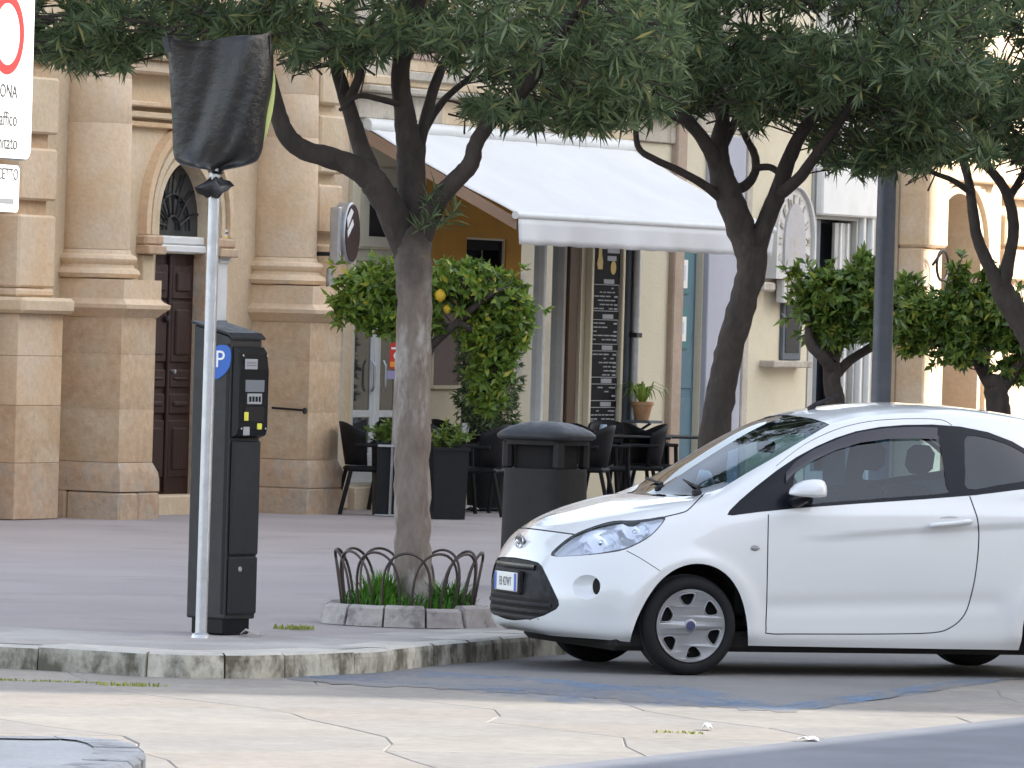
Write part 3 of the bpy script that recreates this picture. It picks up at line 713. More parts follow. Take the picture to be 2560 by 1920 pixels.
for uu in (2.6, 5.9, 8.0):
    w_ = empty('upper_window', (uu, Y, 4.35), 0, None, None, None, shop)
    box('frame', m_stone_l, w_, -.55, .55, -.07, -.001, 0, 1.75, .012); box('shutter', m_shut, w_, -.42, -.01, -.095, -.065, .12, 1.62, .008); box('shutter', m_shut, w_, .01, .42, -.095, -.065, .12, 1.62, .008)
    for k in range(14): box('slat', m_shut, w_, -.38, .38, -.108, -.096, .2 + .1 * k, .25 + .1 * k, .004)
    box('sill', m_grey, w_, -.62, .62, -.16, 0, -.09, -.004, .01)
# glazed entrance at the left end: grey-green frame, X-braced transom, two white-framed leaves
en = empty('entrance', (1.98, Y + .1, 0), 0, None, None, None, shop)
box('threshold', m_stone_l, en, -.75, .75, -.22, .1, WALK - .02, .34, .012)
for a, b, c, d in ((-.64, -.56, .36, 2.62), (.56, .64, .36, 2.62), (-.64, .64, 2.50, 2.62), (-.64, .64, 2.02, 2.10)): box('frame_bar', m_greenf, en, a, b, -.07, .04, c, d, .008)
for sx in (-1, 1):
    MB().tube([(sx * .05, -.03, 2.10), (sx * .52, -.03, 2.50)], .035, 6).build('frame_bar', m_greenf, en)
    lf = box('door_leaf', m_whitef, en, *sorted((sx * .02, sx * .55)), -.03, .02, .37, .60, .008)
    for a, b, c, d in ((.02, .10, .60, 2.0), (.47, .55, .60, 2.0), (.10, .47, .60, .66), (.10, .47, 1.0, 1.07), (.10, .47, 1.92, 2.0)): box('stile', m_whitef, lf, *sorted((sx * a, sx * b)), -.03, .02, c, d, .006)
    box('pane', m_glass, lf, *sorted((sx * .10, sx * .47)), -.012, .0, .66, 1.92, 0)
    MB().tube([(sx * .12, -.05, 1.25), (sx * .12, -.075, 1.3), (sx * .12, -.075, 1.5), (sx * .12, -.05, 1.55)], .012, 6).build('handle', m_galv, lf)
box('pane', m_glass, en, -.56, .56, .0, .012, 2.10, 2.5, 0)
plate('transom_panel', m_greenf, shop, [rect(1.40, 2.57, 2.64, 3.4), rect(1.54, 2.43, 2.74, 3.22)], Y - .03, Y + .02)
box('transom_pane', m_dark, shop, 1.5, 2.47, Y + .05, Y + .07, 2.70, 3.27, 0)
# dark doorway with frame
dw_ = empty('doorway', (4.215, Y, 0), 0, None, None, None, shop)
for a, b, c, d in ((-.445, -.38, .9, 2.76), (.38, .445, .9, 2.76), (-.38, .38, 2.66, 2.76)): box('frame_bar', m_black, dw_, a, b, .02, .2, c, d, .006)
box('leaf', m_black, dw_, -.38, .0, .22, .26, .9, 2.66, .005); box('glass_leaf', m_dglass, dw_, .01, .38, .22, .25, .9, 2.66, 0)
box('lintel_board', m_bwood, dw_, -.36, .36, .14, .2, 2.3, 2.5, .005)  # plain brown board across the doorway head
# shop window with posts
sw = empty('shop_window', (5.8, Y, 0), 0, None, None, None, shop)
m_sgl = glass_mat('shop_window_glass', (.25, .25, .25), .7)
box('pane', m_sgl, sw, -.72, -.03, .12, .13, .64, 2.78, 0); box('pane', m_sgl, sw, .03, .44, .12, .13, .64, 2.78, 0)
box('mullion', m_whitef, sw, -.035, .03, .06, .14, .63, 2.79, .008)
box('post', m_bwood, sw, .50, .73, .02, .16, .63, 2.79, .012); box('post', m_greyp, sw, .435, .50, .05, .16, .63, 2.79, .008)
box('sill', m_whitef, sw, -.76, .76, -.08, .12, .56, .625, .012)
box('curtain', m_black, sw, .12, .42, .15, .22, .64, 2.78, .02)
# menu board in its frame
mn = F('menu_board', 'tall black chalk style menu board in a cream frame beside the shop window', 'menu board', 7.07, .62, .94)
for a, b, c, d in ((-.42, -.36, -.05, 1.92), (.36, .42, -.05, 1.92), (-.36, .36, -.05, 0), (-.36, .36, 1.87, 1.92)): box('frame_bar', m_cream, mn, a, b, -.04, .03, c, d, .008)
box('panel', m_black, mn, -.36, .36, -.005, .02, 0, 1.87, .01)
m_chalk = M('chalk_grey_print', (.30, .31, .33), .8); m_gold = M('gold_print', (.42, .30, .08), .6)
rr = random.Random(5)
mb = MB().prism([(-.22, 1.58), (-.10, 1.58), (-.09, 1.66), (-.12, 1.72), (-.13, 1.82), (-.17, 1.84), (-.20, 1.80), (-.21, 1.70), (-.24, 1.64)], -.012, -.004, 'y'); mb.build('bottle_print', m_gold, mn)
mb = MB().lathe([(.0, 0), (.07, 0), (.07, .006)], 16).xf(Matrix.Translation((.17, -.006, 1.60)) @ Matrix.Rotation(math.pi / 2, 4, 'X')); mb.build('round_print', m_gold, mn)
for z, w in ((1.75, .3), (1.67, .22)): box('heading_print', m_chalk, mn, .02, .02 + w, -.011, -.004, z, z + .05, 0)
for blk, (zt, hh) in enumerate(((1.48, .30), (1.12, .28), (.80, .30), (.46, .2), (.22, .17))):
    box('heading_print', m_chalk, mn, -.06, .20, -.011, -.004, zt - .045, zt, 0)
    mbt = MB(); z = zt - .085
    while z > zt - hh:
        a = -.28
        while a < .2:
            w = rr.uniform(.05, .14)
            if rr.random() < .62: mbt.box(a, min(a + w, .3), -.010, -.004, z - .013, z, 0)
            a += w + .025
        if rr.random() < .85: mbt.box(.22, .30, -.010, -.004, z - .018, z, 0)
        z -= .042
    mbt.build('price_lines', m_chalk, mn)['kind'] = 'stuff'
    for a, b, c, d in ((-.31, .33, zt - .06, zt - .052), (-.31, .33, zt - hh - .03, zt - hh - .022), (-.31, -.303, zt - hh - .03, zt - .052), (.323, .33, zt - hh - .03, zt - .052)): box('box_line', m_chalk, mn, a, b, -.010, -.004, c, d, 0)
# dark metal downpipe group between board and cream wall
dp = F('downpipe', 'dark grey metal pipe and channel running down beside the menu board', 'pipe', 7.66, .60, WALK)
box('channel', m_bluegrey, dp, -.10, .08, -.03, .05, .0, 3.6, .01); MB().tube([(.0, -.07, 0), (0, -.07, 3.6)], .045, 12).build('pipe', m_galv, dp, smooth=40)
for z in (.7, 1.7, 2.7): box('clip', m_metal, dp, -.07, .07, -.12, 0, z, z + .05, .006)
# framed panel left of the doorway, a window's reflection painted brown
ps = F('reflection_panel', 'dark brown framed panel painted as a window reflection beside the dark doorway', 'poster', 3.33, .64, 1.32)
m_winref = M('painted_window_reflection', (.085, .035, .03), .5, col2=(.05, .025, .022), scale=4, col3=(.16, .06, .05), scale3=3)
box('print', m_winref, ps, -.30, .30, -.02, .0, 0, .95, .004)
for a, b, c, d in ((-.34, -.30, -.04, .99), (.30, .34, -.04, .99), (-.3, .3, -.04, 0), (-.3, .3, .95, .99)): box('frame_bar', m_cream, ps, a, b, -.035, .0, c, d, .005)
MB().tube([(.04 + .13 * math.cos(t * math.pi / 8), -.024, .85 + .05 * math.sin(t * math.pi / 8)) for t in range(17)], .012, 5).build('painted_ring', m_chalk, ps)

# ------------------------------------------------ awning
aw = F('awning', 'wide white canvas awning with hanging valance over the shop front', 'awning', 4.5, .65, 0)
hw = 3.1; za, zb, pr = 3.80, 2.99, 1.65
N, Mn = 40, 16; vs = []
for i in range(N + 1):
    for j in range(Mn + 1):
        t = j / Mn; x = -hw + 2 * hw * i / N
        sag = -.028 * math.sin(math.pi * t) * (1 - .3 * math.cos(i / N * math.pi * 14)) + .004 * math.sin(i * 1.7 + j)
        vs.append((x, -pr * t, za + (zb - za) * t + sag))
mb = MB(); mb.add(vs, [(i * (Mn + 1) + j, (i + 1) * (Mn + 1) + j, (i + 1) * (Mn + 1) + j + 1, i * (Mn + 1) + j + 1) for i in range(N) for j in range(Mn)])
cv = mb.build('canvas', m_awn, aw, smooth=60); sl = cv.modifiers.new('thickness', 'SOLIDIFY'); sl.thickness = .006
vs = []; N = 90
for i in range(N + 1):
    x = -hw + 2 * hw * i / N
    for j in range(5):
        t = j / 4; vs.append((x, -pr - .02 - .012 * t * math.sin(i * .55) - .02 * t * math.sin(i * .17 + 1), zb - .05 - .245 * t + .004 * math.sin(i * .8) * t))
mb = MB(); mb.add(vs, [(i * 5 + j, (i + 1) * 5 + j, (i + 1) * 5 + j + 1, i * 5 + j + 1) for i in range(N) for j in range(4)])
vl = mb.build('valance', m_awn, aw, smooth=60); sl = vl.modifiers.new('thickness', 'SOLIDIFY'); sl.thickness = .004
MB().tube([(-hw - .03, -pr, zb - .02), (hw + .03, -pr, zb - .02)], .038, 10).build('front_bar', m_whitef, aw, smooth=40)
m_awnside = M('awning_arm_paint', (.34, .24, .17), .7, col2=(.30, .2, .14), scale=3)
for sx in (-1, 1):
    mb = MB(); mb.add([(sx * hw, 0, za - .02), (sx * hw, -pr, zb - .05), (sx * hw, -pr, zb - .16), (sx * hw, 0, za - .15), (sx * (hw - .03), 0, za - .02), (sx * (hw - .03), -pr, zb - .05), (sx * (hw - .03), -pr, zb - .16), (sx * (hw - .03), 0, za - .15)],
                      [(0, 1, 2, 3), (7, 6, 5, 4), (0, 4, 5, 1), (3, 2, 6, 7), (1, 5, 6, 2), (0, 3, 7, 4)]); mb.build('side_arm', m_awnside, aw)
MB().tube([(-hw, -.03, za + .0), (hw, -.03, za + .0)], .07, 12).build('roller', m_whitef, aw, smooth=40)
for x in (-1.4, 1.4):
    MB().tube([(x, 0, za - .15), (x + .9, -.8, (za + zb) / 2 - .13), (x, -pr + .03, zb - .06)], .025, 8).build('folding_arm', m_whitef, aw)

# ------------------------------------------------ cream house: plaster pier, teal door, lavender pier, cream wall, grey shutters
ch = F('cream_house', 'cream plastered house with teal door and lavender grey pier')
plate('wall', m_cream, ch, [rect(8.86, 12.58, WALK - .1, 7.4), rect(9.04, 9.66, WALK - .05, 2.98)], Y + .01, Y + .4)
box('pier', m_pink, ch, 8.74, 9.0, Y - .07, Y + .02, WALK, 4.4, .015)
box('pier', m_lav, ch, 9.68, 10.62, Y - .05, Y + .02, WALK, 4.0, .012)
td = box('door', m_teal, ch, 9.05, 9.65, Y + .08, Y + .12, WALK, 2.97, .005)
for z0_, z1_ in ((.35, 1.2), (1.3, 2.85)): MB().box(9.13, 9.57, Y + .065, Y + .082, z0_, z1_, .012).build('door_panel', m_teal, td)
m_tealp = M('teal_poster_print', (.04, .16, .17), .5)
for z0_, z1_, m in ((2.30, 2.95, m_tealp), (1.72, 2.16, m_tealp)): box('poster', m, td, 9.10, 9.42, Y + .048, Y + .06, z0_, z1_, .002)
for z0_, z1_ in ((2.36, 2.66), (1.80, 2.06)):
    box('poster_sheet', m_white, td, 9.09, 9.34, Y + .04, Y + .047, z0_, z1_, .002); box('print_mark', m_bluep, td, 9.14, 9.27, Y + .036, Y + .0395, z0_ + .08, z1_ - .06, 0)
box('moulding', m_grey, ch, 10.64, 10.8, Y - .06, Y + .02, WALK, 4.4, .012)
box('cornice', m_grey, ch, 8.86, 12.58, Y - .14, Y + .02, 4.35, 4.55, .02)
# small window with stone ledge, low on the cream wall
wn_ = empty('small_window', (12.02, Y, 0), 0, None, None, None, ch)
box('frame', m_bluegrey, wn_, -.22, .30, -.03, .02, 1.62, 2.5, .01); box('pane', m_dglass, wn_, -.15, .23, -.036, -.029, 1.7, 2.44, 0); box('ledge', m_grey, wn_, -.75, .34, -.16, .02, 1.54, 1.615, .012)
# arched stone shop plaque
pq = F('arched_plaque', 'pale grey arched stone sign with raised lettering projecting from cream wall', 'sign', 11.74, .52, 2.50)
m_plq = M('pale_plaque_stone', (.62, .61, .59), .85, col2=(.56, .55, .53), scale=5, bump=.003, bscale=30)
m_plq2 = M('recessed_plaque_stone', (.47, .46, .46), .85, col2=(.42, .41, .41), scale=5, bump=.003, bscale=30)
hwq = .55
plate('slab', m_plq, pq, [arch(-hwq, hwq, 0, .42, .60)], -.02, .08)
arc = [(a * .93, .05 + (b - .02) * .95) for a, b in arch(-hwq, hwq, 0, .42, .60)]
plate('rim', m_plq, pq, [arch(-hwq, hwq, 0, .42, .60), [(a * .92, .045 + b * .93) for a, b in arch(-hwq, hwq, 0, .42, .60)]], -.06, -.021)
plate('inner_field', m_plq2, pq, [[(a * .52, .09 + b * .72) for a, b in arch(-hwq, hwq, 0, .42, .60)]], -.045, -.021)
rr = random.Random(3)
for k in range(11):                       # worn raised characters round the arch, no longer legible
    a = math.pi * (1.08 - 1.16 * k / 10); mb = MB(); w = rr.uniform(.03, .045)
    mb.box(-w, -w + .022, -.014, 0, -.06, .06, .004)
    if rr.random() < .7: mb.box(-w + .023, w, -.014, 0, .03, .055, .004)
    if rr.random() < .6: mb.box(w - .02, w, -.0135, 0, -.06, .028, .004)
    if rr.random() < .5: mb.box(-w + .023, w - .021, -.014, 0, -.012, .012, .004)
    mb.xf(Matrix.Translation((.40 * math.cos(a), -.022, .36 + .50 * math.sin(a))) @ Matrix.Rotation(math.pi / 2 - a, 4, 'Y')); mb.build('raised_letter', m_grey, pq)
for z in (.14, .26, .40): MB().lathe([(.0, -.02), (.05, -.018), (.055, 0)], 12).xf(Matrix.Translation((0, -.046, z)) @ Matrix.Rotation(math.pi / 2, 4, 'X')).build('carving', m_grey, pq, smooth=50)
box('tail', m_plq, pq, -.27, .27, -.03, .06, -.26, -.003, .015); box('tail_field', m_grey, pq, -.16, .16, -.04, -.029, -.21, -.03, .006)
box('bracket', m_grey, pq, -.80, -.45, -.02, .12, -.14, -.04, .02)

# ------------------------------------------------ grey fronted house with tall dark window
gh = F('grey_house', 'pale grey shop front with a tall dark window behind the lamp post')
plate('wall', m_greyp, gh, [rect(12.6, 14.9, WALK - .1, 7.4), rect(12.74, 13.9, .4, 3.18)], Y, Y + .4)
box('window_dark', m_dglass, gh, 12.7, 13.95, Y + .22, Y + .25, .35, 3.2, 0)
box('leaf', m_bluegrey, gh, 12.75, 12.98, Y + .05, Y + .09, .4, 3.17, .006); box('leaf', m_greyp, gh, 13.42, 13.88, Y + .06, Y + .10, .42, 3.15, .006)
box('blind_box', m_whitef, gh, 12.66, 14.3, Y - .10, Y - .003, 3.22, 3.75, .02)
for uu in (14.0, 14.25, 14.52, 14.80): box('rib', m_whitef, gh, uu - .03, uu + .03, Y - .06, Y + .01, WALK, 3.9, .01)
for uu in (13.55, 13.75): box('rib', m_whitef, gh, uu - .018, uu + .018, Y + .035, Y + .065, .42, 3.15, .006)
cab = F('wall_cable', 'thin pale cable sagging across the grey shop front', 'cable', 12.7, .5, 0)
MB().tube([(p.x, p.y, p.z) for p in spline([(-.3, .0, 2.52), (.4, -.02, 2.42), (.9, -.02, 2.36), (1.6, -.02, 2.40)], 6)], .008, 5).build('strand', m_whitef, cab)

# ------------------------------------------------ sunlit palace at the far end
sp = F('sunlit_palace', 'sunlit pale limestone palace with arched doorway at the end of the row')
ac, ar = 16.75, .70
plate('wall', m_stone_l, sp, [rect(15.0, 18.2, WALK - .1, 7.4), arch(ac - ar, ac + ar, WALK, 2.95, .62)], Y - .05, Y + .5)
box('wall', m_stone, sp, 18.21, 27, Y + .0, Y + .5, WALK - .1, 7.4)
def ab(r0, r1, y0, y1, mat):
    n = 24; o = []; i = []
    for a in range(n + 1):
        t = math.pi * a / n; o.append((ac + r1 * math.cos(t), 2.95 + r1 * .88 * math.sin(t))); i.append((ac + r0 * math.cos(t), 2.95 + r0 * .88 * math.sin(t)))
    plate('arch_moulding', mat, sp, [[(ac + r1, WALK)] + o + [(ac - r1, WALK), (ac - r0, WALK)] + i[::-1] + [(ac + r0, WALK)]], y0, y1)
ab(ar + .003, ar + .10, Y - .10, Y - .045, m_stone_l); ab(ar + .16, ar + .26, Y - .14, Y - .045, m_stone_l); ab(ar + .32, ar + .40, Y - .10, Y - .045, m_stone_l)
m_odoor = M('orange_brown_door', (.36, .12, .025), .5, col2=(.30, .10, .02), scale=3)
box('door', m_dark, sp, ac - ar, ac + ar, Y + .40, Y + .44, WALK, 3.6, 0); box('door_leaf', m_odoor, sp, ac - .62, ac - .30, Y + .2, Y + .38, WALK, 2.0, .01)
box('frieze', m_stone_l, sp, 15.5, 17.95, Y - .22, Y - .052, 3.70, 4.25, .02)
box('cornice', m_stone_l, sp, 15.4, 18.1, Y - .34, Y - .052, 4.253, 4.40, .03)
box('pilaster_stone', m_stone, sp, 14.98, 15.62, Y - .42, Y - .052, 2.92, 3.9, .03); box('pilaster_stone', m_stone, sp, 15.0, 15.6, Y - .36, Y - .052, 1.98, 2.915, .02)
box('pilaster_cap', m_stone_l, sp, 14.95, 15.7, Y - .50, Y - .052, 1.86, 1.975, .03); box('pilaster_stone', m_stone, sp, 15.02, 15.62, Y - .40, Y - .052, WALK, 1.855, .02)
for k, z in enumerate((2.1, 2.6, 3.0)): box('stone_block', m_stone_l, sp, 18.25, 18.9 + .3 * k, Y - .10, Y - .003, z, z + .36, .02)
uw = empty('upper_window', (20.2, Y, 2.4), 0, None, None, None, sp)
box('frame', m_stone, uw, -.7, .7, -.08, -.002, 0, 1.7, .02); box('pane', m_dglass, uw, -.5, .5, -.095, -.075, .15, 1.5, 0); box('sill', m_stone_l, uw, -.85, .85, -.26, 0, -.12, -.005, .02)
box('string_course', m_stone, sp, 18.25, 27, Y - .16, Y - .003, 3.55, 3.72, .02)
lr = F('iron_ring', 'iron ring bracket on the stone pilaster of the sunlit palace', 'bracket', 15.15, Y - .42, 2.72)
MB().tube([(.17 * math.cos(t * math.pi / 12), -.12, .17 * math.sin(t * math.pi / 12)) for t in range(25)], .016, 6).build('ring', m_metal, lr); MB().tube([(0, 0, 0), (0, -.12, .17)], .015, 6).build('arm', m_metal, lr)
# ================================================================== CAR (local x = towards the rear from the front axle, y = away from the near flank, z up)
PSI = math.radians(20)
CH = Vector((-math.cos(PSI), -math.sin(PSI), 0)); CL = Vector((math.sin(PSI), -math.cos(PSI), 0))   # heading, near side
CW0 = G(1722, 1690, 0.0) - CL * 0.80
car = empty('parked_car', CW0, 0, 'white three-door hatchback parked with its nose over the kerb', 'car')
car.matrix_world = Matrix(((-CH.x, CL.x, 0, CW0.x), (-CH.y, CL.y, 0, CW0.y), (0, 0, 1, 0), (0, 0, 0, 1)))
# (-CH, CL, Z) is left handed or right handed?
_det = (-CH).cross(CL).z
CS = 1.0 if _det > 0 else -1.0          # local y sign that points to the near flank
if CS < 0: car.matrix_world = Matrix(((-CH.x, -CL.x, 0, CW0.x), (-CH.y, -CL.y, 0, CW0.y), (0, 0, 1, 0), (0, 0, 0, 1)))
def cworld(s, w, z): return CW0 - CH * s + CL * w + Vector((0, 0, z))
def cray(px, py):                       # ray of a photo pixel in car coordinates (s, w, z)
    d = ray(px, py); o = CAM - CW0
    return Vector((-o.dot(CH), o.dot(CL), CAM.z)), Vector((-d.dot(CH), d.dot(CL), d.z))

m_paint = M('white_car_paint', (0.64, 0.645, 0.655), 0.24, coat=0.9, spec=.5, col2=(.63, .64, .65), scale=2.2)
m_trim = M('black_gloss_trim', (0.0070, 0.0080, 0.0120), 0.25, spec=.22)
m_plast = M('dark_grey_plastic', (.030, .029, .032), 0.6, spec=.2, col2=(0.0140, 0.0135, 0.0150), scale=20, bump=.0008, bscale=300)
m_gap = M('panel_gap_black', (0.07, 0.072, 0.078), 0.9)
m_rub = M('tyre_rubber', (0.0110, 0.0110, 0.0125), 0.75, spec=.2, col2=(0.0150, 0.0150, 0.0170), scale=9, bump=.001, bscale=80)
m_hub = M('silver_hubcap', (0.30, 0.305, 0.325), 0.36, metal=.6, col2=(.26, .265, .28), scale=8)
m_int = M('car_interior', (0.008, 0.008, 0.009), 0.8, spec=.2)
m_seat = M('seat_fabric', (0.014, 0.014, 0.015), 0.9, spec=.1, col2=(.010, .010, .011), scale=12)
m_chrome = M('chrome', (0.75, 0.76, 0.78), 0.12, metal=1.0)
m_refl = M('headlight_reflector', (0.88, 0.90, 0.94), 0.14, metal=0.55, spec=.8)
m_cglass = glass_mat('car_glass', (.40, .55, .64), .012, .85)
m_hlens = glass_mat('headlight_lens', (.96, .97, 1.0), .04)

# ---- body surface: longitudinal lines of (s, w, z) from nose centre round the corner to the tail centre
LN = [
 # bottom edge
 [(-.70, 0, .205), (-.697, .20, .205), (-.682, .38, .20), (-.615, .55, .20), (-.475, .69, .195), (-.32, .755, .185), (-.1, .77, .18), (.35, .775, .175), (.8, .775, .172), (1.3, .775, .17), (1.8, .775, .168), (2.2, .77, .17), (2.55, .74, .2), (2.76, .60, .23), (2.84, .32, .25), (2.86, 0, .25)],
 [(-.77, 0, .235), (-.765, .20, .235), (-.745, .39, .235), (-.665, .57, .235), (-.515, .71, .23), (-.34, .785, .225), (-.1, .80, .22), (.35, .80, .225), (.8, .797, .22), (1.3, .795, .22), (1.8, .80, .22), (2.2, .80, .225), (2.57, .77, .25), (2.80, .62, .28), (2.88, .34, .3), (2.90, 0, .3)],
 [(-.805, 0, .33), (-.80, .20, .33), (-.777, .39, .33), (-.688, .58, .33), (-.525, .725, .33), (-.34, .80, .33), (-.1, .822, .33), (.35, .81, .33), (.8, .803, .32), (1.3, .802, .32), (1.8, .812, .33), (2.2, .822, .34), (2.6, .785, .36), (2.83, .63, .38), (2.91, .35, .4), (2.93, 0, .4)],
 [(-.812, 0, .46), (-.806, .20, .46), (-.782, .39, .465), (-.688, .58, .47), (-.525, .73, .475), (-.34, .805, .48), (-.1, .83, .49), (.35, .822, .48), (.8, .812, .47), (1.3, .812, .48), (1.8, .826, .5), (2.2, .832, .52), (2.6, .80, .53), (2.83, .64, .54), (2.92, .35, .55), (2.94, 0, .55)],
 [(-.785, 0, .60), (-.777, .20, .605), (-.742, .385, .615), (-.638, .565, .63), (-.48, .705, .645), (-.31, .785, .65), (-.08, .818, .66), (.35, .825, .65), (.8, .822, .64), (1.3, .825, .66), (1.8, .832, .68), (2.2, .83, .70), (2.6, .795, .71), (2.82, .63, .71), (2.90, .34, .72), (2.92, 0, .72)],
 [(-.742, 0, .705), (-.730, .18, .712), (-.678, .36, .732), (-.562, .525, .755), (-.40, .665, .775), (-.25, .752, .79), (-.04, .795, .80), (.35, .818, .80), (.8, .820, .80), (1.3, .820, .83), (1.8, .822, .86), (2.2, .818, .88), (2.58, .775, .89), (2.77, .60, .90), (2.85, .33, .91), (2.87, 0, .91)],
 # belt / hood edge
 [(-.695, 0, .782), (-.67, .16, .789), (-.592, .32, .812), (-.47, .47, .842), (-.315, .615, .872), (-.16, .705, .893), (.02, .755, .915), (.34, .793, .925), (.75, .793, .975), (1.25, .788, 1.015), (1.75, .782, 1.06), (2.15, .765, 1.10), (2.5, .71, 1.12), (2.68, .55, 1.11), (2.77, .31, 1.10), (2.79, 0, 1.10)],
 # inner hood / A pillar / cant rail
 [(-.655, 0, .822), (-.622, .13, .828), (-.535, .26, .853), (-.40, .38, .892), (-.235, .50, .933), (-.07, .585, .968), (.09, .645, .995), (.40, .68, 1.135), (.80, .61, 1.365), (1.22, .575, 1.462), (1.72, .57, 1.478), (2.12, .56, 1.435), (2.45, .52, 1.37), (2.62, .42, 1.32), (2.69, .25, 1.30), (2.70, 0, 1.30)],
 [(-.625, 0, .842), (-.585, .10, .849), (-.49, .20, .874), (-.345, .29, .915), (-.175, .38, .957), (-.02, .44, .987), (.125, .485, 1.012), (.385, .525, 1.17), (.80, .49, 1.405), (1.22, .465, 1.508), (1.72, .46, 1.527), (2.12, .45, 1.49), (2.44, .42, 1.43), (2.60, .34, 1.385), (2.66, .2, 1.37), (2.67, 0, 1.36)],
 [(-.60, 0, .858), (-.553, .055, .868), (-.45, .11, .893), (-.30, .155, .932), (-.13, .205, .972), (.02, .24, 1.0), (.10, .26, 1.02), (.36, .285, 1.19), (.79, .27, 1.43), (1.22, .255, 1.537), (1.72, .25, 1.556), (2.12, .245, 1.523), (2.43, .23, 1.468), (2.58, .18, 1.43), (2.64, .1, 1.415), (2.65, 0, 1.41)],
 [(-.59, 0, .862), (-.535, 0, .876), (-.43, 0, .902), (-.28, 0, .942), (-.105, 0, .98), (.035, 0, 1.004), (.085, 0, 1.025), (.345, 0, 1.20), (.78, 0, 1.442), (1.22, 0, 1.547), (1.72, 0, 1.566), (2.12, 0, 1.533), (2.42, 0, 1.48), (2.57, 0, 1.445), (2.63, 0, 1.43), (2.64, 0, 1.42)],
]
CN = np.array(LN, float)                # (lines, stations, 3)
def cr_resample(A, tt):
    """Catmull-Rom along axis 1 with chord based parameters shared by all lines"""
    n = A.shape[1]; k = np.arange(n)
    seg = np.sqrt(((A[:, 1:] - A[:, :-1]) ** 2).sum(-1)).mean(0) ** .75
    T = np.concatenate([[0], np.cumsum(seg)]); T /= T[-1]
    m = np.zeros_like(A)
    for i in range(n):
        if i == 0: m[:, 0] = (A[:, 1] - A[:, 0]) / (T[1] - T[0])
        elif i == n - 1: m[:, i] = (A[:, i] - A[:, i - 1]) / (T[i] - T[i - 1])
        else:
            h0, h1 = T[i] - T[i - 1], T[i + 1] - T[i]
            m[:, i] = ((A[:, i] - A[:, i - 1]) / h0 * h1 + (A[:, i + 1] - A[:, i]) / h1 * h0) / (h0 + h1)
    out = np.zeros((A.shape[0], len(tt), 3))
    for q, t in enumerate(tt):
        i = min(n - 2, max(0, int(np.searchsorted(T, t, 'right')) - 1)); h = T[i + 1] - T[i]; x = (t - T[i]) / h
        out[:, q] = (2 * x ** 3 - 3 * x ** 2 + 1) * A[:, i] + (x ** 3 - 2 * x ** 2 + x) * h * m[:, i] + (-2 * x ** 3 + 3 * x ** 2) * A[:, i + 1] + (x ** 3 - x ** 2) * h * m[:, i + 1]
    return out
NI, NJ = 190, 84
S1 = cr_resample(CN, np.linspace(0, 1, NI + 1))
S2 = cr_resample(S1.transpose(1, 0, 2), np.linspace(0, 1, NJ + 1))      # (NI+1, NJ+1, 3)
S2[:, :, 1] = np.maximum(S2[:, :, 1], 0); S2[0, :, 1] = 0; S2[-1, :, 1] = 0; S2[:, -1, 1] = 0
def smst(x): x = np.clip(x, 0, 1); return x * x * (3 - 2 * x)
ss, ww, zz = S2[..., 0], S2[..., 1], S2[..., 2]
side = smst((ww - .62) / .12)
# crease along the door, lower scallop and wheel arch lips
zc = .775 + (ss - .6) * .078
S2[..., 1] = ww + side * (.020 * smst((zz - zc) / .014) * smst((ss - .55) / .5) * smst((1.02 - zz) / .10) - .011 * np.exp(-((zz - .40 - .03 * (ss - .5)) / .05) ** 2) * smst((ss - .40) / .1) * smst((1.95 - ss) / .1))
for cx in (0.0, 2.38):
    r = np.sqrt((ss - cx) ** 2 + (zz - .285) ** 2)
    S2[..., 1] += side * .016 * np.exp(-((r - .375) / .045) ** 2) * smst((zz - .16) / .1)
bm = bmesh.new()
gv = [[bm.verts.new(Vector(S2[i, j])) for j in range(NJ + 1)] for i in range(NI + 1)]
for i in range(NI):
    for j in range(NJ):
        try: bm.faces.new((gv[i][j], gv[i + 1][j], gv[i + 1][j + 1], gv[i][j + 1]))
        except ValueError: pass
bmesh.ops.remove_doubles(bm, verts=bm.verts, dist=1e-5)
bmesh.ops.recalc_face_normals(bm, faces=bm.faces)
bm.faces.ensure_lookup_table()
if sum(f.normal.y for f in bm.faces) < 0:
    for f in bm.faces: f.normal_flip()
PID = bm.faces.layers.int.new('part')
CAMC = cray(1280, 960)[0]
def cpx(p): return proj(cworld(p.x, p.y, p.z))
def facing(f): return f.normal.dot(CAMC - f.calc_center_median()) > 0
def inpoly(x, y, P):
    c = False; n = len(P); j = n - 1
    for i in range(n):
        if ((P[i][1] > y) != (P[j][1] > y)) and (x < (P[j][0] - P[i][0]) * (y - P[i][1]) / (P[j][1] - P[i][1] + 1e-12) + P[i][0]): c = not c
        j = i
    return c
def smooth2(P, n=4): return [(p.x, p.y) for p in spline([(a, b, 0) for a, b in P], n, True)]
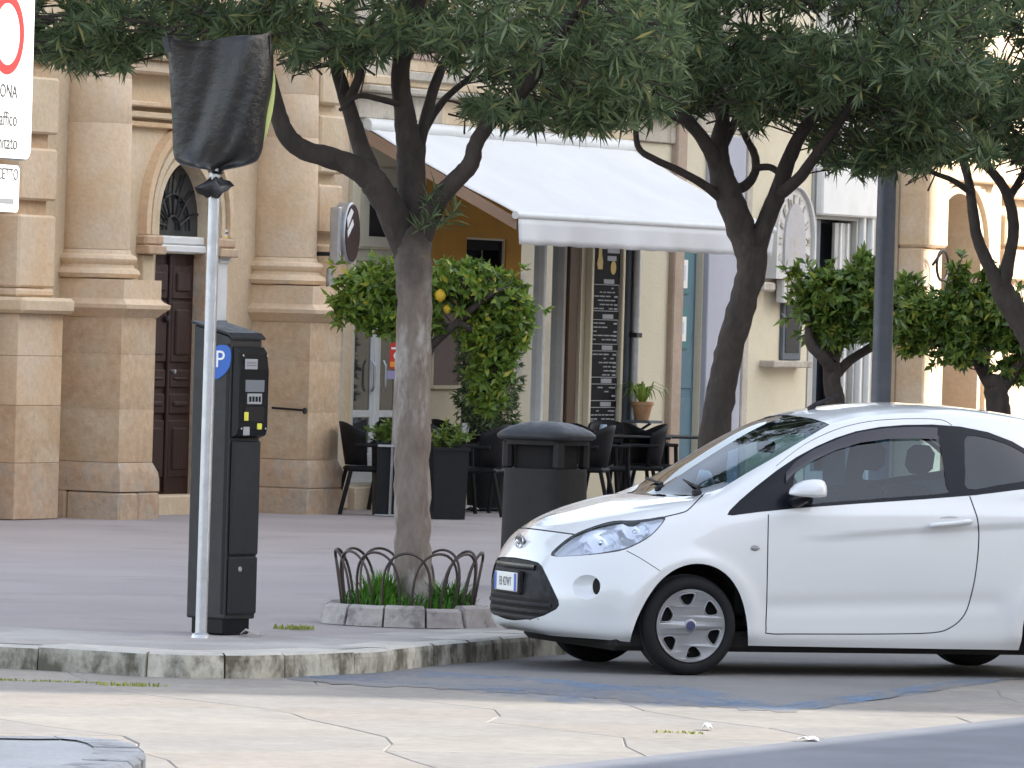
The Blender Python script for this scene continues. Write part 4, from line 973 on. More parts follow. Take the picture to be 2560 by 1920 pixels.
def knife(P, pid, only=None, mode='px'):
    """cut the outline P (photo pixels of the near side, or (s,z) when mode='side') into the body and give the faces inside the part number pid"""
    xs = [p[0] for p in P]; ys = [p[1] for p in P]
    if mode == 'px': pj = cpx; ok = facing
    else: pj = lambda p: (p.x, p.z); ok = lambda f: f.normal.y > .05
    mg = 6 if mode == 'px' else .01
    cand = []; cache = {}
    def pv(v):
        k = v
        if k not in cache: cache[k] = pj(v.co)
        return cache[k]
    for f in bm.faces:
        if only is not None and f[PID] not in only: continue
        c = pj(f.verts[0].co)
        if min(xs) - 40 * mg / 6 < c[0] < max(xs) + 40 * mg / 6 and min(ys) - 40 * mg / 6 < c[1] < max(ys) + 40 * mg / 6 and ok(f): cand.append(f)
    n = len(P)
    for i in range(n):
        a, b = P[i], P[(i + 1) % n]
        if math.hypot(a[0] - b[0], a[1] - b[1]) < 1e-9: continue
        if mode == 'px': no = cray(*a)[1].cross(cray(*b)[1]).normalized(); co = CAMC
        else: d = Vector((b[0] - a[0], 0, b[1] - a[1])); no = Vector((d.z, 0, -d.x)).normalized(); co = Vector((a[0], 0, a[1]))
        x0, x1 = sorted((a[0], b[0])); y0, y1 = sorted((a[1], b[1])); x0 -= mg * .1; x1 += mg * .1; y0 -= mg * .1; y1 += mg * .1
        fs = []; rest = []
        for f in cand:
            q = [pv(v) for v in f.verts]
            if max(p[0] for p in q) >= x0 and min(p[0] for p in q) <= x1 and max(p[1] for p in q) >= y0 and min(p[1] for p in q) <= y1: fs.append(f)
            else: rest.append(f)
        if not fs: continue
        geom = list({e for f in fs for e in f.edges}) + list({v for f in fs for v in f.verts}) + fs
        r = bmesh.ops.bisect_plane(bm, geom=geom, plane_co=co, plane_no=no, dist=1e-6)
        new = {g for g in r['geom'] if isinstance(g, bmesh.types.BMFace)}
        cand = [f for f in rest if f.is_valid] + [f for f in new if f.is_valid]
    for f in cand:
        if not f.is_valid or (only is not None and f[PID] not in only): continue
        c = pj(f.calc_center_median())
        if inpoly(c[0], c[1], P): f[PID] = pid
def strip(pts, w=2.0):
    L = [Vector((p.x, p.y)) for p in spline([(a, b, 0) for a, b in pts], 4)]; A = offset_line(L, w / 2); B = offset_line(L, -w / 2)
    return [tuple(p) for p in A] + [tuple(p) for p in B[::-1]]
BODY, ARCH, WSH, FRAME, DGL, QGL, HL, GRI, DOOR, GAP, HOOD, FOG, FOGD, BUMP, ROOF, HLR = range(16)
# wheel arches
fa = [(1573, 1640), (1575, 1605), (1584, 1570), (1600, 1530), (1625, 1485), (1655, 1448), (1695, 1420), (1742, 1409), (1788, 1418), (1825, 1445), (1851, 1488), (1865, 1540), (1870, 1590), (1870, 1640)]
knife([(p.x, p.y) for p in spline([(a, b, 0) for a, b in fa], 3)], ARCH)
ra = [(2.38 + .335 * math.cos(math.pi * k / 16), .30 + .335 * math.sin(math.pi * k / 16)) for k in range(17)]
knife([(2.715, .1)] + ra + [(2.045, .1)], ARCH, mode='side')
# windscreen
knife([(1596, 1236), (1640, 1240.5), (1690, 1243.5), (1740, 1238), (1780, 1229), (1806, 1220), (1860, 1187), (1925, 1150), (2000, 1105), (2055, 1072), (2074, 1062), (2062, 1056), (2030, 1046), (1985, 1039), (1930, 1035), (1880, 1035)], WSH)
# black side window band, then glasses in it
band_px = [(1818, 1287), (1824, 1276), (1850, 1250), (1890, 1216), (1940, 1177), (1990, 1143), (2040, 1116), (2090, 1094), (2140, 1078), (2200, 1067), (2260, 1062), (2330, 1061), (2400, 1066), (2470, 1080), (2530, 1103), (2590, 1138), (2640, 1180), (2655, 1205), (2640, 1214), (2560, 1223), (2440, 1238), (2300, 1249), (2150, 1259), (2000, 1270), (1900, 1280), (1830, 1289)]
knife(band_px, FRAME, only=(BODY, WSH))
knife(smooth2([(1984, 1215), (1990, 1180), (2030, 1145), (2090, 1116), (2160, 1095), (2240, 1084), (2340, 1082), (2350, 1110), (2358, 1160), (2366, 1215), (2366, 1232), (2250, 1242), (2100, 1253), (1990, 1260)], 3), DGL, only=(FRAME,))
knife(smooth2([(2418, 1090), (2470, 1095), (2530, 1115), (2585, 1150), (2620, 1185), (2600, 1196), (2500, 1212), (2420, 1222), (2414, 1180), (2412, 1130)], 3), QGL, only=(FRAME,))
# head lamp, grille, fog recess
hl_px = smooth2([(1377, 1389), (1402, 1359), (1439, 1334), (1489, 1314), (1536, 1302), (1583, 1301), (1627, 1296), (1664, 1292), (1648, 1319), (1616, 1348), (1562, 1374), (1507, 1384), (1435, 1390)], 3)
knife(hl_px, HLR)
_c = (sum(p[0] for p in hl_px) / len(hl_px), sum(p[1] for p in hl_px) / len(hl_px))
knife([(x + (_c[0] - x) / math.hypot(_c[0] - x, _c[1] - y) * 5, y + (_c[1] - y) / math.hypot(_c[0] - x, _c[1] - y) * 5) for x, y in hl_px], HL, only=(HLR,))
gr_px = [(1200, 1388), (1233, 1388), (1269, 1390), (1323, 1400), (1345, 1406), (1355, 1415), (1374, 1454), (1396, 1501), (1398, 1513), (1391, 1523), (1360, 1539), (1331, 1548), (1287, 1551), (1251, 1547), (1200, 1545)]
knife(gr_px, GRI)
knife([(1467 + 36 * math.cos(t * math.pi / 12), 1468 + 31 * math.sin(t * math.pi / 12)) for t in range(24)], FOG)
knife([(1489 + 10 * math.cos(t * math.pi / 10), 1465 + 21 * math.sin(t * math.pi / 10)) for t in range(20)], FOGD, only=(FOG,))
# hood, door and their gaps
knife([(1270, 1316), (1300, 1318), (1360, 1326), (1434, 1336), (1489, 1312), (1540, 1299), (1600, 1297), (1664, 1290), (1700, 1283), (1720, 1274), (1745, 1250), (1770, 1222), (1806, 1214), (1640, 1200), (1400, 1230)], HOOD, only=(BODY,))
knife(strip([(1290, 1317), (1360, 1326), (1436, 1336)], 3.2), GAP, only=(BODY, HOOD))
knife(strip([(1662, 1292), (1700, 1283), (1720, 1275), (1745, 1250), (1767, 1227)], 3.0), GAP, only=(BODY, HOOD))
knife(strip([(1566, 1377), (1600, 1395), (1650, 1427)], 1.8), GAP, only=(BODY,))
dr = [(1921, 1286), (1919, 1400), (1917, 1500), (1915, 1572), (1923, 1584), (2000, 1585), (2200, 1585), (2330, 1582), (2378, 1568), (2412, 1535), (2430, 1480), (2441, 1420), (2447, 1350), (2444, 1300), (2432, 1262), (2424, 1240)]
dpoly = [(p.x, p.y) for p in spline([(a, b, 0) for a, b in dr], 3)] + [(2424, 1225), (1921, 1265)]
knife(dpoly, DOOR, only=(BODY,))
knife(strip(dr, 3.0), GAP, only=(BODY, DOOR))
knife([(1150, 1320), (1300, 1318), (1378, 1330), (1378, 1390), (1440, 1392), (1562, 1376), (1566, 1377), (1600, 1395), (1650, 1427), (1600, 1520), (1560, 1640), (1150, 1640)], BUMP, only=(BODY,))
# roof seam
knife(strip([(1940, 1165), (2010, 1112), (2090, 1074), (2170, 1054), (2260, 1047), (2350, 1049), (2380, 1064)], 1.6), GAP, only=(BODY,))
for f in bm.faces:
    c = f.calc_center_median()
    if f[PID] == BODY and c.z > 1.30: f[PID] = ROOF

def part_mesh(name, pids, mirror='both', inset=0.0, mat=None, parent=car, thick=0.0):
    """mesh of all faces with these part numbers; near side, far side or both joined"""
    fs = [f for f in bm.faces if f[PID] in pids]
    if not fs: return None
    vi = {}; V = []; Fc = []
    for f in fs:
        idx = []
        for v in f.verts:
            if v not in vi: vi[v] = len(V); V.append(v.co - v.normal * (inset(v.co) if callable(inset) else inset))
            idx.append(vi[v])
        Fc.append(idx)
    b2 = bmesh.new()
    def put(sgn):
        vs = [b2.verts.new((p.x, p.y * CS * sgn, p.z)) for p in V]
        for ix in Fc:
            try: b2.faces.new([vs[k] for k in (ix if sgn * CS > 0 else ix[::-1])])
            except ValueError: pass
    if mirror in ('both', 'near'): put(1)
    if mirror in ('both', 'far'): put(-1)
    bmesh.ops.remove_doubles(b2, verts=b2.verts, dist=2e-4)
    if thick:
        r = bmesh.ops.solidify(b2, geom=list(b2.faces), thickness=thick)
    me = bpy.data.meshes.new(name); b2.to_mesh(me); b2.free()
    return mesh_obj(name, me, mat, parent, smooth=True)
_pxg = np.array([[cpx(Vector(S2[i, j])) for j in range(0, NJ + 1)] for i in range(0, 80)])
def hl_point(px, py):
    k = np.argmin((_pxg[..., 0] - px) ** 2 + (_pxg[..., 1] - py) ** 2 + np.where(S2[:80, :, 1] < .2, 1e6, 0)); i, j = np.unravel_index(k, _pxg.shape[:2]); return S2[i, j]
bm.normal_update()
def hl_in(p):
    x, y = cpx(p); d = .014
    for cx_, cy_, r_, k_ in ((1497, 1358, 44, .055), (1580, 1329, 38, .045)):
        q = ((x - cx_) ** 2 + ((y - cy_) * 1.25) ** 2) / r_ ** 2
        if q < 1: d += k_ * math.sqrt(1 - q)
    return d
def fog_in(p):
    x, y = cpx(p); q = ((x - 1470) / 36) ** 2 + ((y - 1468) / 31) ** 2; return .034 * max(0, 1 - q) ** .6
body = part_mesh('body', (BODY,), 'both', 0, m_paint)
part_mesh('roof', (ROOF,), 'both', 0, m_paint)
bumper = part_mesh('front_bumper', (BUMP,), 'both', 0, m_paint)
hood = part_mesh('hood', (HOOD,), 'both', 0, m_paint)
for sd in ('near', 'far'):
    d = part_mesh('door', (DOOR,), sd, 0.0005, m_paint)
    part_mesh('window_frame', (FRAME,), sd, .002, m_trim)
    part_mesh('door_window', (DGL,), sd, .006, m_cglass)
    part_mesh('quarter_window', (QGL,), sd, .005, m_cglass)
    h = part_mesh('headlight', (HL,), sd, .001, m_hlens)
    # reflector bowl behind the lens
    rb = part_mesh('reflector', (HL,), sd, hl_in, m_refl); rb.parent = h
    part_mesh('fog_recess', (FOG,), sd, fog_in, m_paint); part_mesh('fog_lamp_opening', (FOGD,), sd, .020, m_dark); rm = part_mesh('rim', (HLR,), sd, .004, m_gap, h)
    sg_ = CS * (1 if sd == 'near' else -1)
    for (hx, hy, r0) in ((1497, 1358, .020), (1580, 1329, .016)):
        q_ = hl_point(hx, hy); bl = MB().lathe([(.0, -.016), (r0 * .7, -.012), (r0, 0), (r0 * .7, .012), (0, .016)], 16)
        bl.xf(Matrix.Translation((q_[0] + .022, (q_[1] - .022) * sg_, q_[2] - .004)) @ Matrix.Rotation(sg_ * math.radians(62), 4, 'Z') @ Matrix.Rotation(math.radians(90), 4, 'Y')); bl.build('bulb', m_chrome, h, smooth=50)
o = part_mesh('panel_gaps', (GAP,), 'both', .006, m_gap); o['kind'] = 'stuff'
ws = part_mesh('windscreen', (WSH,), 'both', .003, m_cglass)
grille = part_mesh('grille', (GRI,), 'both', .012, m_plast)
bpy.context.view_layer.update()

def surf_s(w, z):
    """front surface position s at lateral w, height z"""
    best = None; w = abs(w)
    k = np.argmin((S2[:NI // 2, :, 1] - w) ** 2 * 4 + (S2[:NI // 2, :, 2] - z) ** 2 + np.where(S2[:NI // 2, :, 0] > -.2, 9, 0)); i, j = np.unravel_index(k, (NI // 2, NJ + 1))
    return float(S2[i, j, 0])
def surf_w(s, z):
    k = np.argmin((S2[:, :, 0] - s) ** 2 + (S2[:, :, 2] - z) ** 2 + np.where(S2[:, :, 1] < .4, 9, 0)); i, j = np.unravel_index(k, (NI + 1, NJ + 1)); return float(S2[i, j, 1])
# grille slats and openings
for z0_, hh, wm in ((.295, .022, .40), (.335, .022, .48), (.375, .022, .50), (.582, .030, .31)):
    L = []
    for k in range(17): w = -wm + 2 * wm * k / 16; L.append((surf_s(w, z0_) - .004, w, z0_))
    L = [Vector(p) for p in L]
    mb = MB(); vs = []
    for p in L: vs += [(p.x + .016, p.y, p.z - hh / 2), (p.x + .006, p.y, p.z - hh / 2), (p.x + .002, p.y, p.z), (p.x + .006, p.y, p.z + hh / 2), (p.x + .016, p.y, p.z + hh / 2)]
    n = len(L); fs = [(i * 5 + k, (i + 1) * 5 + k, (i + 1) * 5 + k + 1, i * 5 + k + 1) for i in range(n - 1) for k in range(4)] + [(0, 1, 2, 3, 4), tuple((n - 1) * 5 + k for k in range(5))]
    mb.add(vs, fs); mb.build('grille_slat' if z0_ < .5 else 'upper_intake', m_plast if z0_ < .5 else m_trim, grille, smooth=50)
for z0_, hh, wm in ((.315, .015, .43), (.355, .015, .48), (.397, .018, .48)):
    mb = MB(); vs = []
    for k in range(17): w = -wm + 2 * wm * k / 16; s0 = surf_s(w, z0_) + .009; vs += [(s0, w, z0_ - hh / 2), (s0, w, z0_ + hh / 2)]
    mb.add(vs, [(i * 2, i * 2 + 2, i * 2 + 3, i * 2 + 1) for i in range(16)]); mb.build('grille_opening', m_dark, grille)
# number plate
s0 = surf_s(0, .49) - .012
plt = box('number_plate', m_white, car, s0 - .008, s0 + .012, -.18, .18, .438, .545, .004)
m_eu = M('plate_blue', (.05, .12, .48), .5)
for y0, y1 in ((-.18, -.145), (.145, .18)): box('blue_band', m_eu, plt, s0 - .0095, s0 - .0075, y0 + .002, y1, .441, .542, 0)
text('plate_text', 'EB·427WT'.replace('·', ' '), m_ink, plt, .072, (s0 - .0092, 0, .49), (math.pi / 2, 0, -math.pi / 2), .0006, 'CENTER', .62)
box('plate_holder', m_plast, car, s0 + .0, s0 + .03, -.20, .20, .425, .56, .006)
# badge
s0 = surf_s(0, .718)
mb = MB().lathe([(.0, -.010), (.05, -.010), (.056, -.007), (.06, .004)], 28).xf(Matrix.Translation((s0 - .002, 0, .722)) @ Matrix.Rotation(math.radians(90 - 22), 4, 'Y') @ Matrix.Diagonal((.68, 1.1, 1, 1)))
m_badge = M('badge_dark_silver', (.18, .17, .15), .3, metal=.7); bd = mb.build('badge', m_badge, car, smooth=40)
mb = MB().tube([(s0 - .016, .062 * math.cos(t * math.pi / 14), .722 + .040 * math.sin(t * math.pi / 14)) for t in range(29)], .004, 6); mb.build('badge_rim', m_chrome, bd)
mb = MB().tube([(s0 - .018, -.030, .712), (s0 - .019, -.01, .73), (s0 - .019, .0, .718), (s0 - .018, .03, .728)], .006, 6); mb.build('badge_script', m_chrome, bd)
# side repeater, handle, mirrors
for sgx in (1, -1):
    yy = lambda w: w * sgx * CS
    mb = MB().lathe([(0, .010), (.014, .008), (.018, 0)], 14).xf(Matrix.Translation((.373, yy(surf_w(.373, .73)), .731)) @ Matrix.Rotation(math.radians(-90) * sgx * CS, 4, 'X') @ Matrix.Diagonal((1.6, .9, 1, 1)))
    mb.build('side_repeater', m_hub, car, smooth=50)
    L = [(1.44, .875), (1.47, .883), (1.57, .893), (1.66, .905), (1.695, .905)]
    pts = [(s_, yy(surf_w(s_, z_) + (.004 if k in (0, 4) else .026)), z_) for k, (s_, z_) in enumerate(L)]
    dh = [o for o in car.children if o.name.split('.')[0] == 'door'][0 if sgx > 0 else 1]
    MB().tube([tuple(p) for p in spline(pts, 4)], [.012] + [.014] * 15 + [.011], 10).build('handle', m_paint, dh, smooth=60)
    mb = MB().lathe([(0, 0.0), (.05, .0), (.052, -.006)], 18).xf(Matrix.Translation((1.565, yy(surf_w(1.565, .90) - .002), .905)) @ Matrix.Rotation(math.radians(-90) * sgx * CS, 4, 'X') @ Matrix.Diagonal((1.5, .55, 1, 1))); mb.build('handle_recess', m_greyp, dh)
    # mirror: painted shell, black base
    mir = empty('wing_mirror', (0, 0, 0), 0, None, None, None, car)
    mb = MB(); rows = []
    prof = [(-.095, .0), (-.085, .3), (-.055, .62), (-.01, .86), (.04, .97), (.085, 1.0), (.11, .93), (.118, .8)]
    vs = []; n = 18
    for (dx, f) in prof:
        for k in range(n):
            a = 2 * math.pi * k / n; ca_, sa_ = math.cos(a), math.sin(a)
            ry = .098 * f * (abs(ca_) ** .75) * (1 if ca_ > 0 else -1); rz = (.088 if sa_ > 0 else .022) * f * (abs(sa_) ** .8) * (1 if sa_ > 0 else -1)
            vs.append((.64 + dx * .95, yy(.875 + ry * .95), 1.045 + rz + .12 * ry * .3))
    fs = [(i * n + k, i * n + (k + 1) % n, (i + 1) * n + (k + 1) % n, (i + 1) * n + k) for i in range(len(prof) - 1) for k in range(n)]
    mb.add(vs, fs); mb.build('shell', m_paint, mir, smooth=60)
    mb = MB(); mb.add([vs[(len(prof) - 1) * n + k] for k in range(n)], [tuple(range(n))]); mb.build('mirror_glass', m_chrome, mir)
    MB().tube([(.62, yy(.76), 1.0), (.63, yy(.82), 1.01), (.66, yy(.88), 1.03)], [.05, .042, .03], 10).build('base', m_trim, mir, smooth=60)
# wheels
def wheel(s0, sgx):
    wh = empty('wheel', (s0, .80 * sgx * CS, .285), 0, None, None, None, car)
    R, r, wd = .286, .208, .165
    k = sgx * CS
    def rot(mb): return mb.xf(Matrix.Rotation(math.radians(-90) * k, 4, 'X'))
    ty = rot(MB().lathe([(r - .012, -wd), (r + .01, -wd - .01), (R - .03, -wd - .012), (R - .006, -wd + .006), (R, -wd + .03), (R, -.035), (R - .006, -.012), (R - .022, .004), (R - .04, .010), (r + .022, .010), (r + .008, .004), (r - .006, -.012), (r - .02, -.03)], 56)).build('tyre', m_rub, wh, smooth=45)
    ty.scale.z = 1.0
    for g in (-.05, -.083, -.118):
        rot(MB().lathe([(R + .0015, g - .004), (R - .006, g), (R + .0015, g + .004)], 56)).build('tread_groove', m_gap, ty)
    # hub cap with six openings
    outer = [((r - .001) * math.cos(2 * math.pi * t / 60), (r - .001) * math.sin(2 * math.pi * t / 60)) for t in range(60)]
    holes = []
    for h in range(6):
        a = math.radians(98 + 60 * h); base = [(.116, 0), (.122, .020), (.143, .036), (.166, .046), (.181, .037), (.185, 0), (.181, -.037), (.166, -.046), (.143, -.036), (.122, -.020)]
        base = [(p.x, p.y) for p in spline([(x, y, 0) for x, y in base], 3, True)]
        holes.append([(x * math.cos(a) - y * math.sin(a), x * math.sin(a) + y * math.cos(a)) for x, y in base])
    vs, fs = plate_mesh([outer] + holes, -.022, .0)
    vs2 = []
    for (a, d, b) in vs:
        rr_ = math.hypot(a, b); dish = -.028 * math.sin(min(1, max(0, (rr_ - .05) / (r - .05))) * math.pi) * 0.9 + .010 * (rr_ / r) ** 4
        vs2.append((a, k * (d + .006 + dish * .3) , b))
    me = bpy.data.meshes.new('hubcap'); me.from_pydata(vs2, [], fs)
    b2 = bmesh.new(); b2.from_mesh(me); bmesh.ops.remove_doubles(b2, verts=b2.verts, dist=1e-5); bmesh.ops.recalc_face_normals(b2, faces=b2.faces)
    bmesh.ops.triangulate(b2, faces=b2.faces); bmesh.ops.subdivide_edges(b2, edges=[e for e in b2.edges if e.calc_length() > .03], cuts=1)
    b2.to_mesh(me); b2.free()
    hc = mesh_obj('hubcap', me, m_hub, wh); auto_smooth(hc, 40)
    for h in holes:   # bright rolled lips round the openings
        cx = sum(p[0] for p in h) / len(h); cz = sum(p[1] for p in h) / len(h)
        def yd_(x, z): q = math.hypot(x, z); return -.028 * math.sin(min(1, max(0, (q - .05) / (r - .05))) * math.pi) * .9 * .3 + .006 + .003 * (q / r) ** 4
        MB().tube([(x, k * (yd_(x, z) + .0), z) for x, z in h + h[:1]], .0045, 6, False).build('opening_lip', m_hub, hc, smooth=60)
    rot(MB().lathe([(.0, .010), (.032, .009), (.038, .004), (.046, -.004), (.05, -.02)], 24)).build('centre_cap', m_hub, hc, smooth=50)
    m_cc = MATS.get('cap_blue') or M('cap_blue', (.05, .055, .12), .3)
    rot(MB().lathe([(.0, .0135), (.026, .012), (.028, .008)], 20)).build('cap_badge', m_cc, hc, smooth=50)
    rot(MB().lathe([(.0, -.06), (r - .02, -.055), (r - .015, -.03)], 32)).build('brake_disc', m_dark, wh, smooth=50)
    MB().tube([(.0, k * -.05, -.15), (.0, k * -.03, -.15)], .012, 8).build('wheel_bolt', m_hub, wh)
    # arch liner
    lp = [(.37 * math.cos(math.pi * t / 20), .37 * math.sin(math.pi * t / 20)) for t in range(21)]
    vs = [(x, k * -.045, z) for x, z in lp] + [(x, k * -.30, z) for x, z in lp]
    MB().add(vs, [(i, i + 1, 22 + i, 21 + i) for i in range(20)] + [tuple(range(21, 42))]).build('arch_liner', m_dark, wh)
    return wh
for s0 in (0.0, 2.38):
    for sgx in (1, -1): wheel(s0, sgx)
# underbody, interior
box('underbody', m_dark, car, -.45, 2.70, -.735, .735, .135, .25, .03)
box('rear_axle_beam', m_dark, car, 2.2, 2.42, -.62, .62, .16, .3, .03)
box('floor', m_int, car, -.25, 2.6, -.66, .66, .26, .34, .02)
box('bulkhead', m_int, car, -.12, .30, -.55, .55, .34, .86, .04)
ds = MB(); ds.box(.12, .62, -.68, .68, .78, .98, .06); ds.build('dashboard', m_int, car)
m_beige = M('beige_lining', (.42, .40, .35), .9)
for w in (.36, -.36):
    st = empty('front_seat', (1.15, w * CS, .34), 0, None, None, None, car)
    MB().box(-.25, .25, -.24, .24, 0, .22, .06).build('cushion', m_seat, st); b_ = MB().box(-.07, .07, -.24, .24, 0, .60, .06); b_.xf(Matrix.Translation((.24, 0, .18)) @ Matrix.Rotation(math.radians(14), 4, 'Y')); b_.build('backrest', m_seat, st)
    b_ = MB().box(-.05, .05, -.13, .13, 0, .17, .04); b_.xf(Matrix.Translation((.41, 0, .82)) @ Matrix.Rotation(math.radians(8), 4, 'Y')); b_.build('headrest', m_seat, st)
box('rear_seat', m_seat, car, 1.75, 2.2, -.55, .55, .34, .98, .08)
sw_ = MB().tube([(.70 + .06 * math.sin(t * math.pi / 12), CS * .36 + .175 * math.cos(t * math.pi / 12), .96 + .165 * math.sin(t * math.pi / 12)) for t in range(25)], .017, 8); sw_.build('steering_wheel', m_int, car, smooth=60)
MB().tube([(.55, CS * .36, .88), (.70, CS * .36, .96)], .03, 8).build('steering_column', m_int, car)
box('rear_mirror', m_int, car, .74, .77, -.12, .12, 1.26, 1.33, .015); MB().tube([(.76, 0, 1.33), (.78, 0, 1.41)], .01, 6).build('mirror_stalk', m_int, car)
for sgx in (1, -1): box('door_card', m_int, car, .30, 2.5, *sorted((sgx * .66, sgx * .735)), .34, .965, .02)
# wipers, cowl, aerial, wind deflectors
for a, b in (((.13, .50, 1.030), (.235, -.08, 1.105)), ((.115, -.05, 1.035), (.215, -.52, 1.085))):
    a = (a[0], a[1] * CS, a[2]); b = (b[0], b[1] * CS, b[2])
    MB().tube([a, (a[0] + .02, a[1], a[2] + .03), b], [.014, .010, .007], 6).build('wiper', m_plast, car)
    MB().box(a[0] - .02, a[0] + .03, a[1] - .025, a[1] + .025, a[2] - .02, a[2] + .02, .01).build('wiper_pivot', m_plast, car)
MB().tube([(1.02, 0, 1.512), (1.06, 0, 1.545), (1.20, 0, 1.60)], [.022, .014, .006], 8).build('aerial', m_plast, car, smooth=50)
df = [(1965, 1188), (1990, 1160), (2030, 1133), (2090, 1105), (2150, 1087), (2220, 1077), (2290, 1074), (2344, 1076)]
for sgx in (1, -1):
    vs = []
    for k, (px, py) in enumerate(df):
        for off, out in ((-7, .003), (6, .014), (20 if k < 6 else 22, .010)):
            o_, d_ = cray(px, py + off); P = None
            # intersect the photo ray with the glass surface by scanning plane w
            w = .70
            for _ in range(6):
                t = (w - o_.y) / d_.y; p = o_ + d_ * t; w = surf_w(p.x, p.z)
            t = (w + out - o_.y) / d_.y; p = o_ + d_ * t; vs.append((p.x, p.y * sgx * CS, p.z))
    m_def = MATS.get('smoked_deflector') or M('smoked_deflector', (0.0375, 0.0350, 0.0425), .12, spec=.5)
    MB().add(vs, [(i * 3 + k, i * 3 + k + 1, (i + 1) * 3 + k + 1, (i + 1) * 3 + k) for i in range(len(df) - 1) for k in range(2)]).build('wind_deflector', m_def, car, smooth=60)
bm.free()
# ================================================================== TREES
def leaf_mat(name, c1, c2, c3, rough=.5, tr=.25):
    m = bpy.data.materials.new(name); m.use_nodes = True; nt = m.node_tree; b = nt.nodes['Principled BSDF']; o = nt.nodes['Material Output']
    g = nd(nt, 'ShaderNodeNewGeometry'); r = nd(nt, 'ShaderNodeValToRGB'); r.color_ramp.elements[0].color = rgb(c1); r.color_ramp.elements[1].color = rgb(c2)
    e = r.color_ramp.elements.new(.93); e.color = rgb(c2); r.color_ramp.elements[2].color = rgb(c3)
    nt.links.new(g.outputs['Random Per Island'], r.inputs[0]); nt.links.new(r.outputs[0], b.inputs['Base Color'])
    b.inputs['Roughness'].default_value = rough; b.inputs['Specular IOR Level'].default_value = .45
    t = nd(nt, 'ShaderNodeBsdfTranslucent'); nt.links.new(r.outputs[0], t.inputs['Color']); mx = nd(nt, 'ShaderNodeMixShader'); mx.inputs[0].default_value = tr
    nt.links.new(b.outputs[0], mx.inputs[1]); nt.links.new(t.outputs[0], mx.inputs[2]); nt.links.new(mx.outputs[0], o.inputs[0]); return m
m_ole = leaf_mat('oleander_leaf', (.050, .088, .042), (.20, .26, .115), (.36, .31, .10), .42, .44)
m_cit = leaf_mat('citrus_leaf', (.07, .15, .025), (.24, .34, .05), (.50, .46, .06), .38, .38)
m_cit2 = leaf_mat('citrus_leaf_dark', (.05, .105, .022), (.19, .27, .045), (.44, .40, .06), .36, .36)
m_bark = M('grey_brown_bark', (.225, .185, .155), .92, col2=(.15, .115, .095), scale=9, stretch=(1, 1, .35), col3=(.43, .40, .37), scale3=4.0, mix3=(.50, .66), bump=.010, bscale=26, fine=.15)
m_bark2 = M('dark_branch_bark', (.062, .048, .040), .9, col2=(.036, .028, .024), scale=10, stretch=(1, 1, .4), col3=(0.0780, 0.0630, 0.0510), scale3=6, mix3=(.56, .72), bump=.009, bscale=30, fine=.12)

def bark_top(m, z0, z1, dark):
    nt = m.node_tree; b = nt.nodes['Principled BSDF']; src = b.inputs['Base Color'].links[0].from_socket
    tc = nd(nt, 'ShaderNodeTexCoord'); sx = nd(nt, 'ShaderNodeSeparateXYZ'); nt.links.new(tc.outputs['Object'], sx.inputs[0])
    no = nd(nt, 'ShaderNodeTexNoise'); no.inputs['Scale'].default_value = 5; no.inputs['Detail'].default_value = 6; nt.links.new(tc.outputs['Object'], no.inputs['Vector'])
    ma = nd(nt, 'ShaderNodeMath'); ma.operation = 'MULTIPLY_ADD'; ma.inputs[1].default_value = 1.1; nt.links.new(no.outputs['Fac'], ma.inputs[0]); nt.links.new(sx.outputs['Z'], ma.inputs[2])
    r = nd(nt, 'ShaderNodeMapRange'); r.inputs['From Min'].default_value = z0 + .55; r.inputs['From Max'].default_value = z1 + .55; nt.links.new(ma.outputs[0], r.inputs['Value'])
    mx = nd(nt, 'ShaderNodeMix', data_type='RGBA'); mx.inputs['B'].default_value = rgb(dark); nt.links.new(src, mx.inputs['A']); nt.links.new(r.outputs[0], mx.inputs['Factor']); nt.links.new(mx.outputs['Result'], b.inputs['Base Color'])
bark_top(m_bark, 1.75, 2.35, (.058, .045, .038))
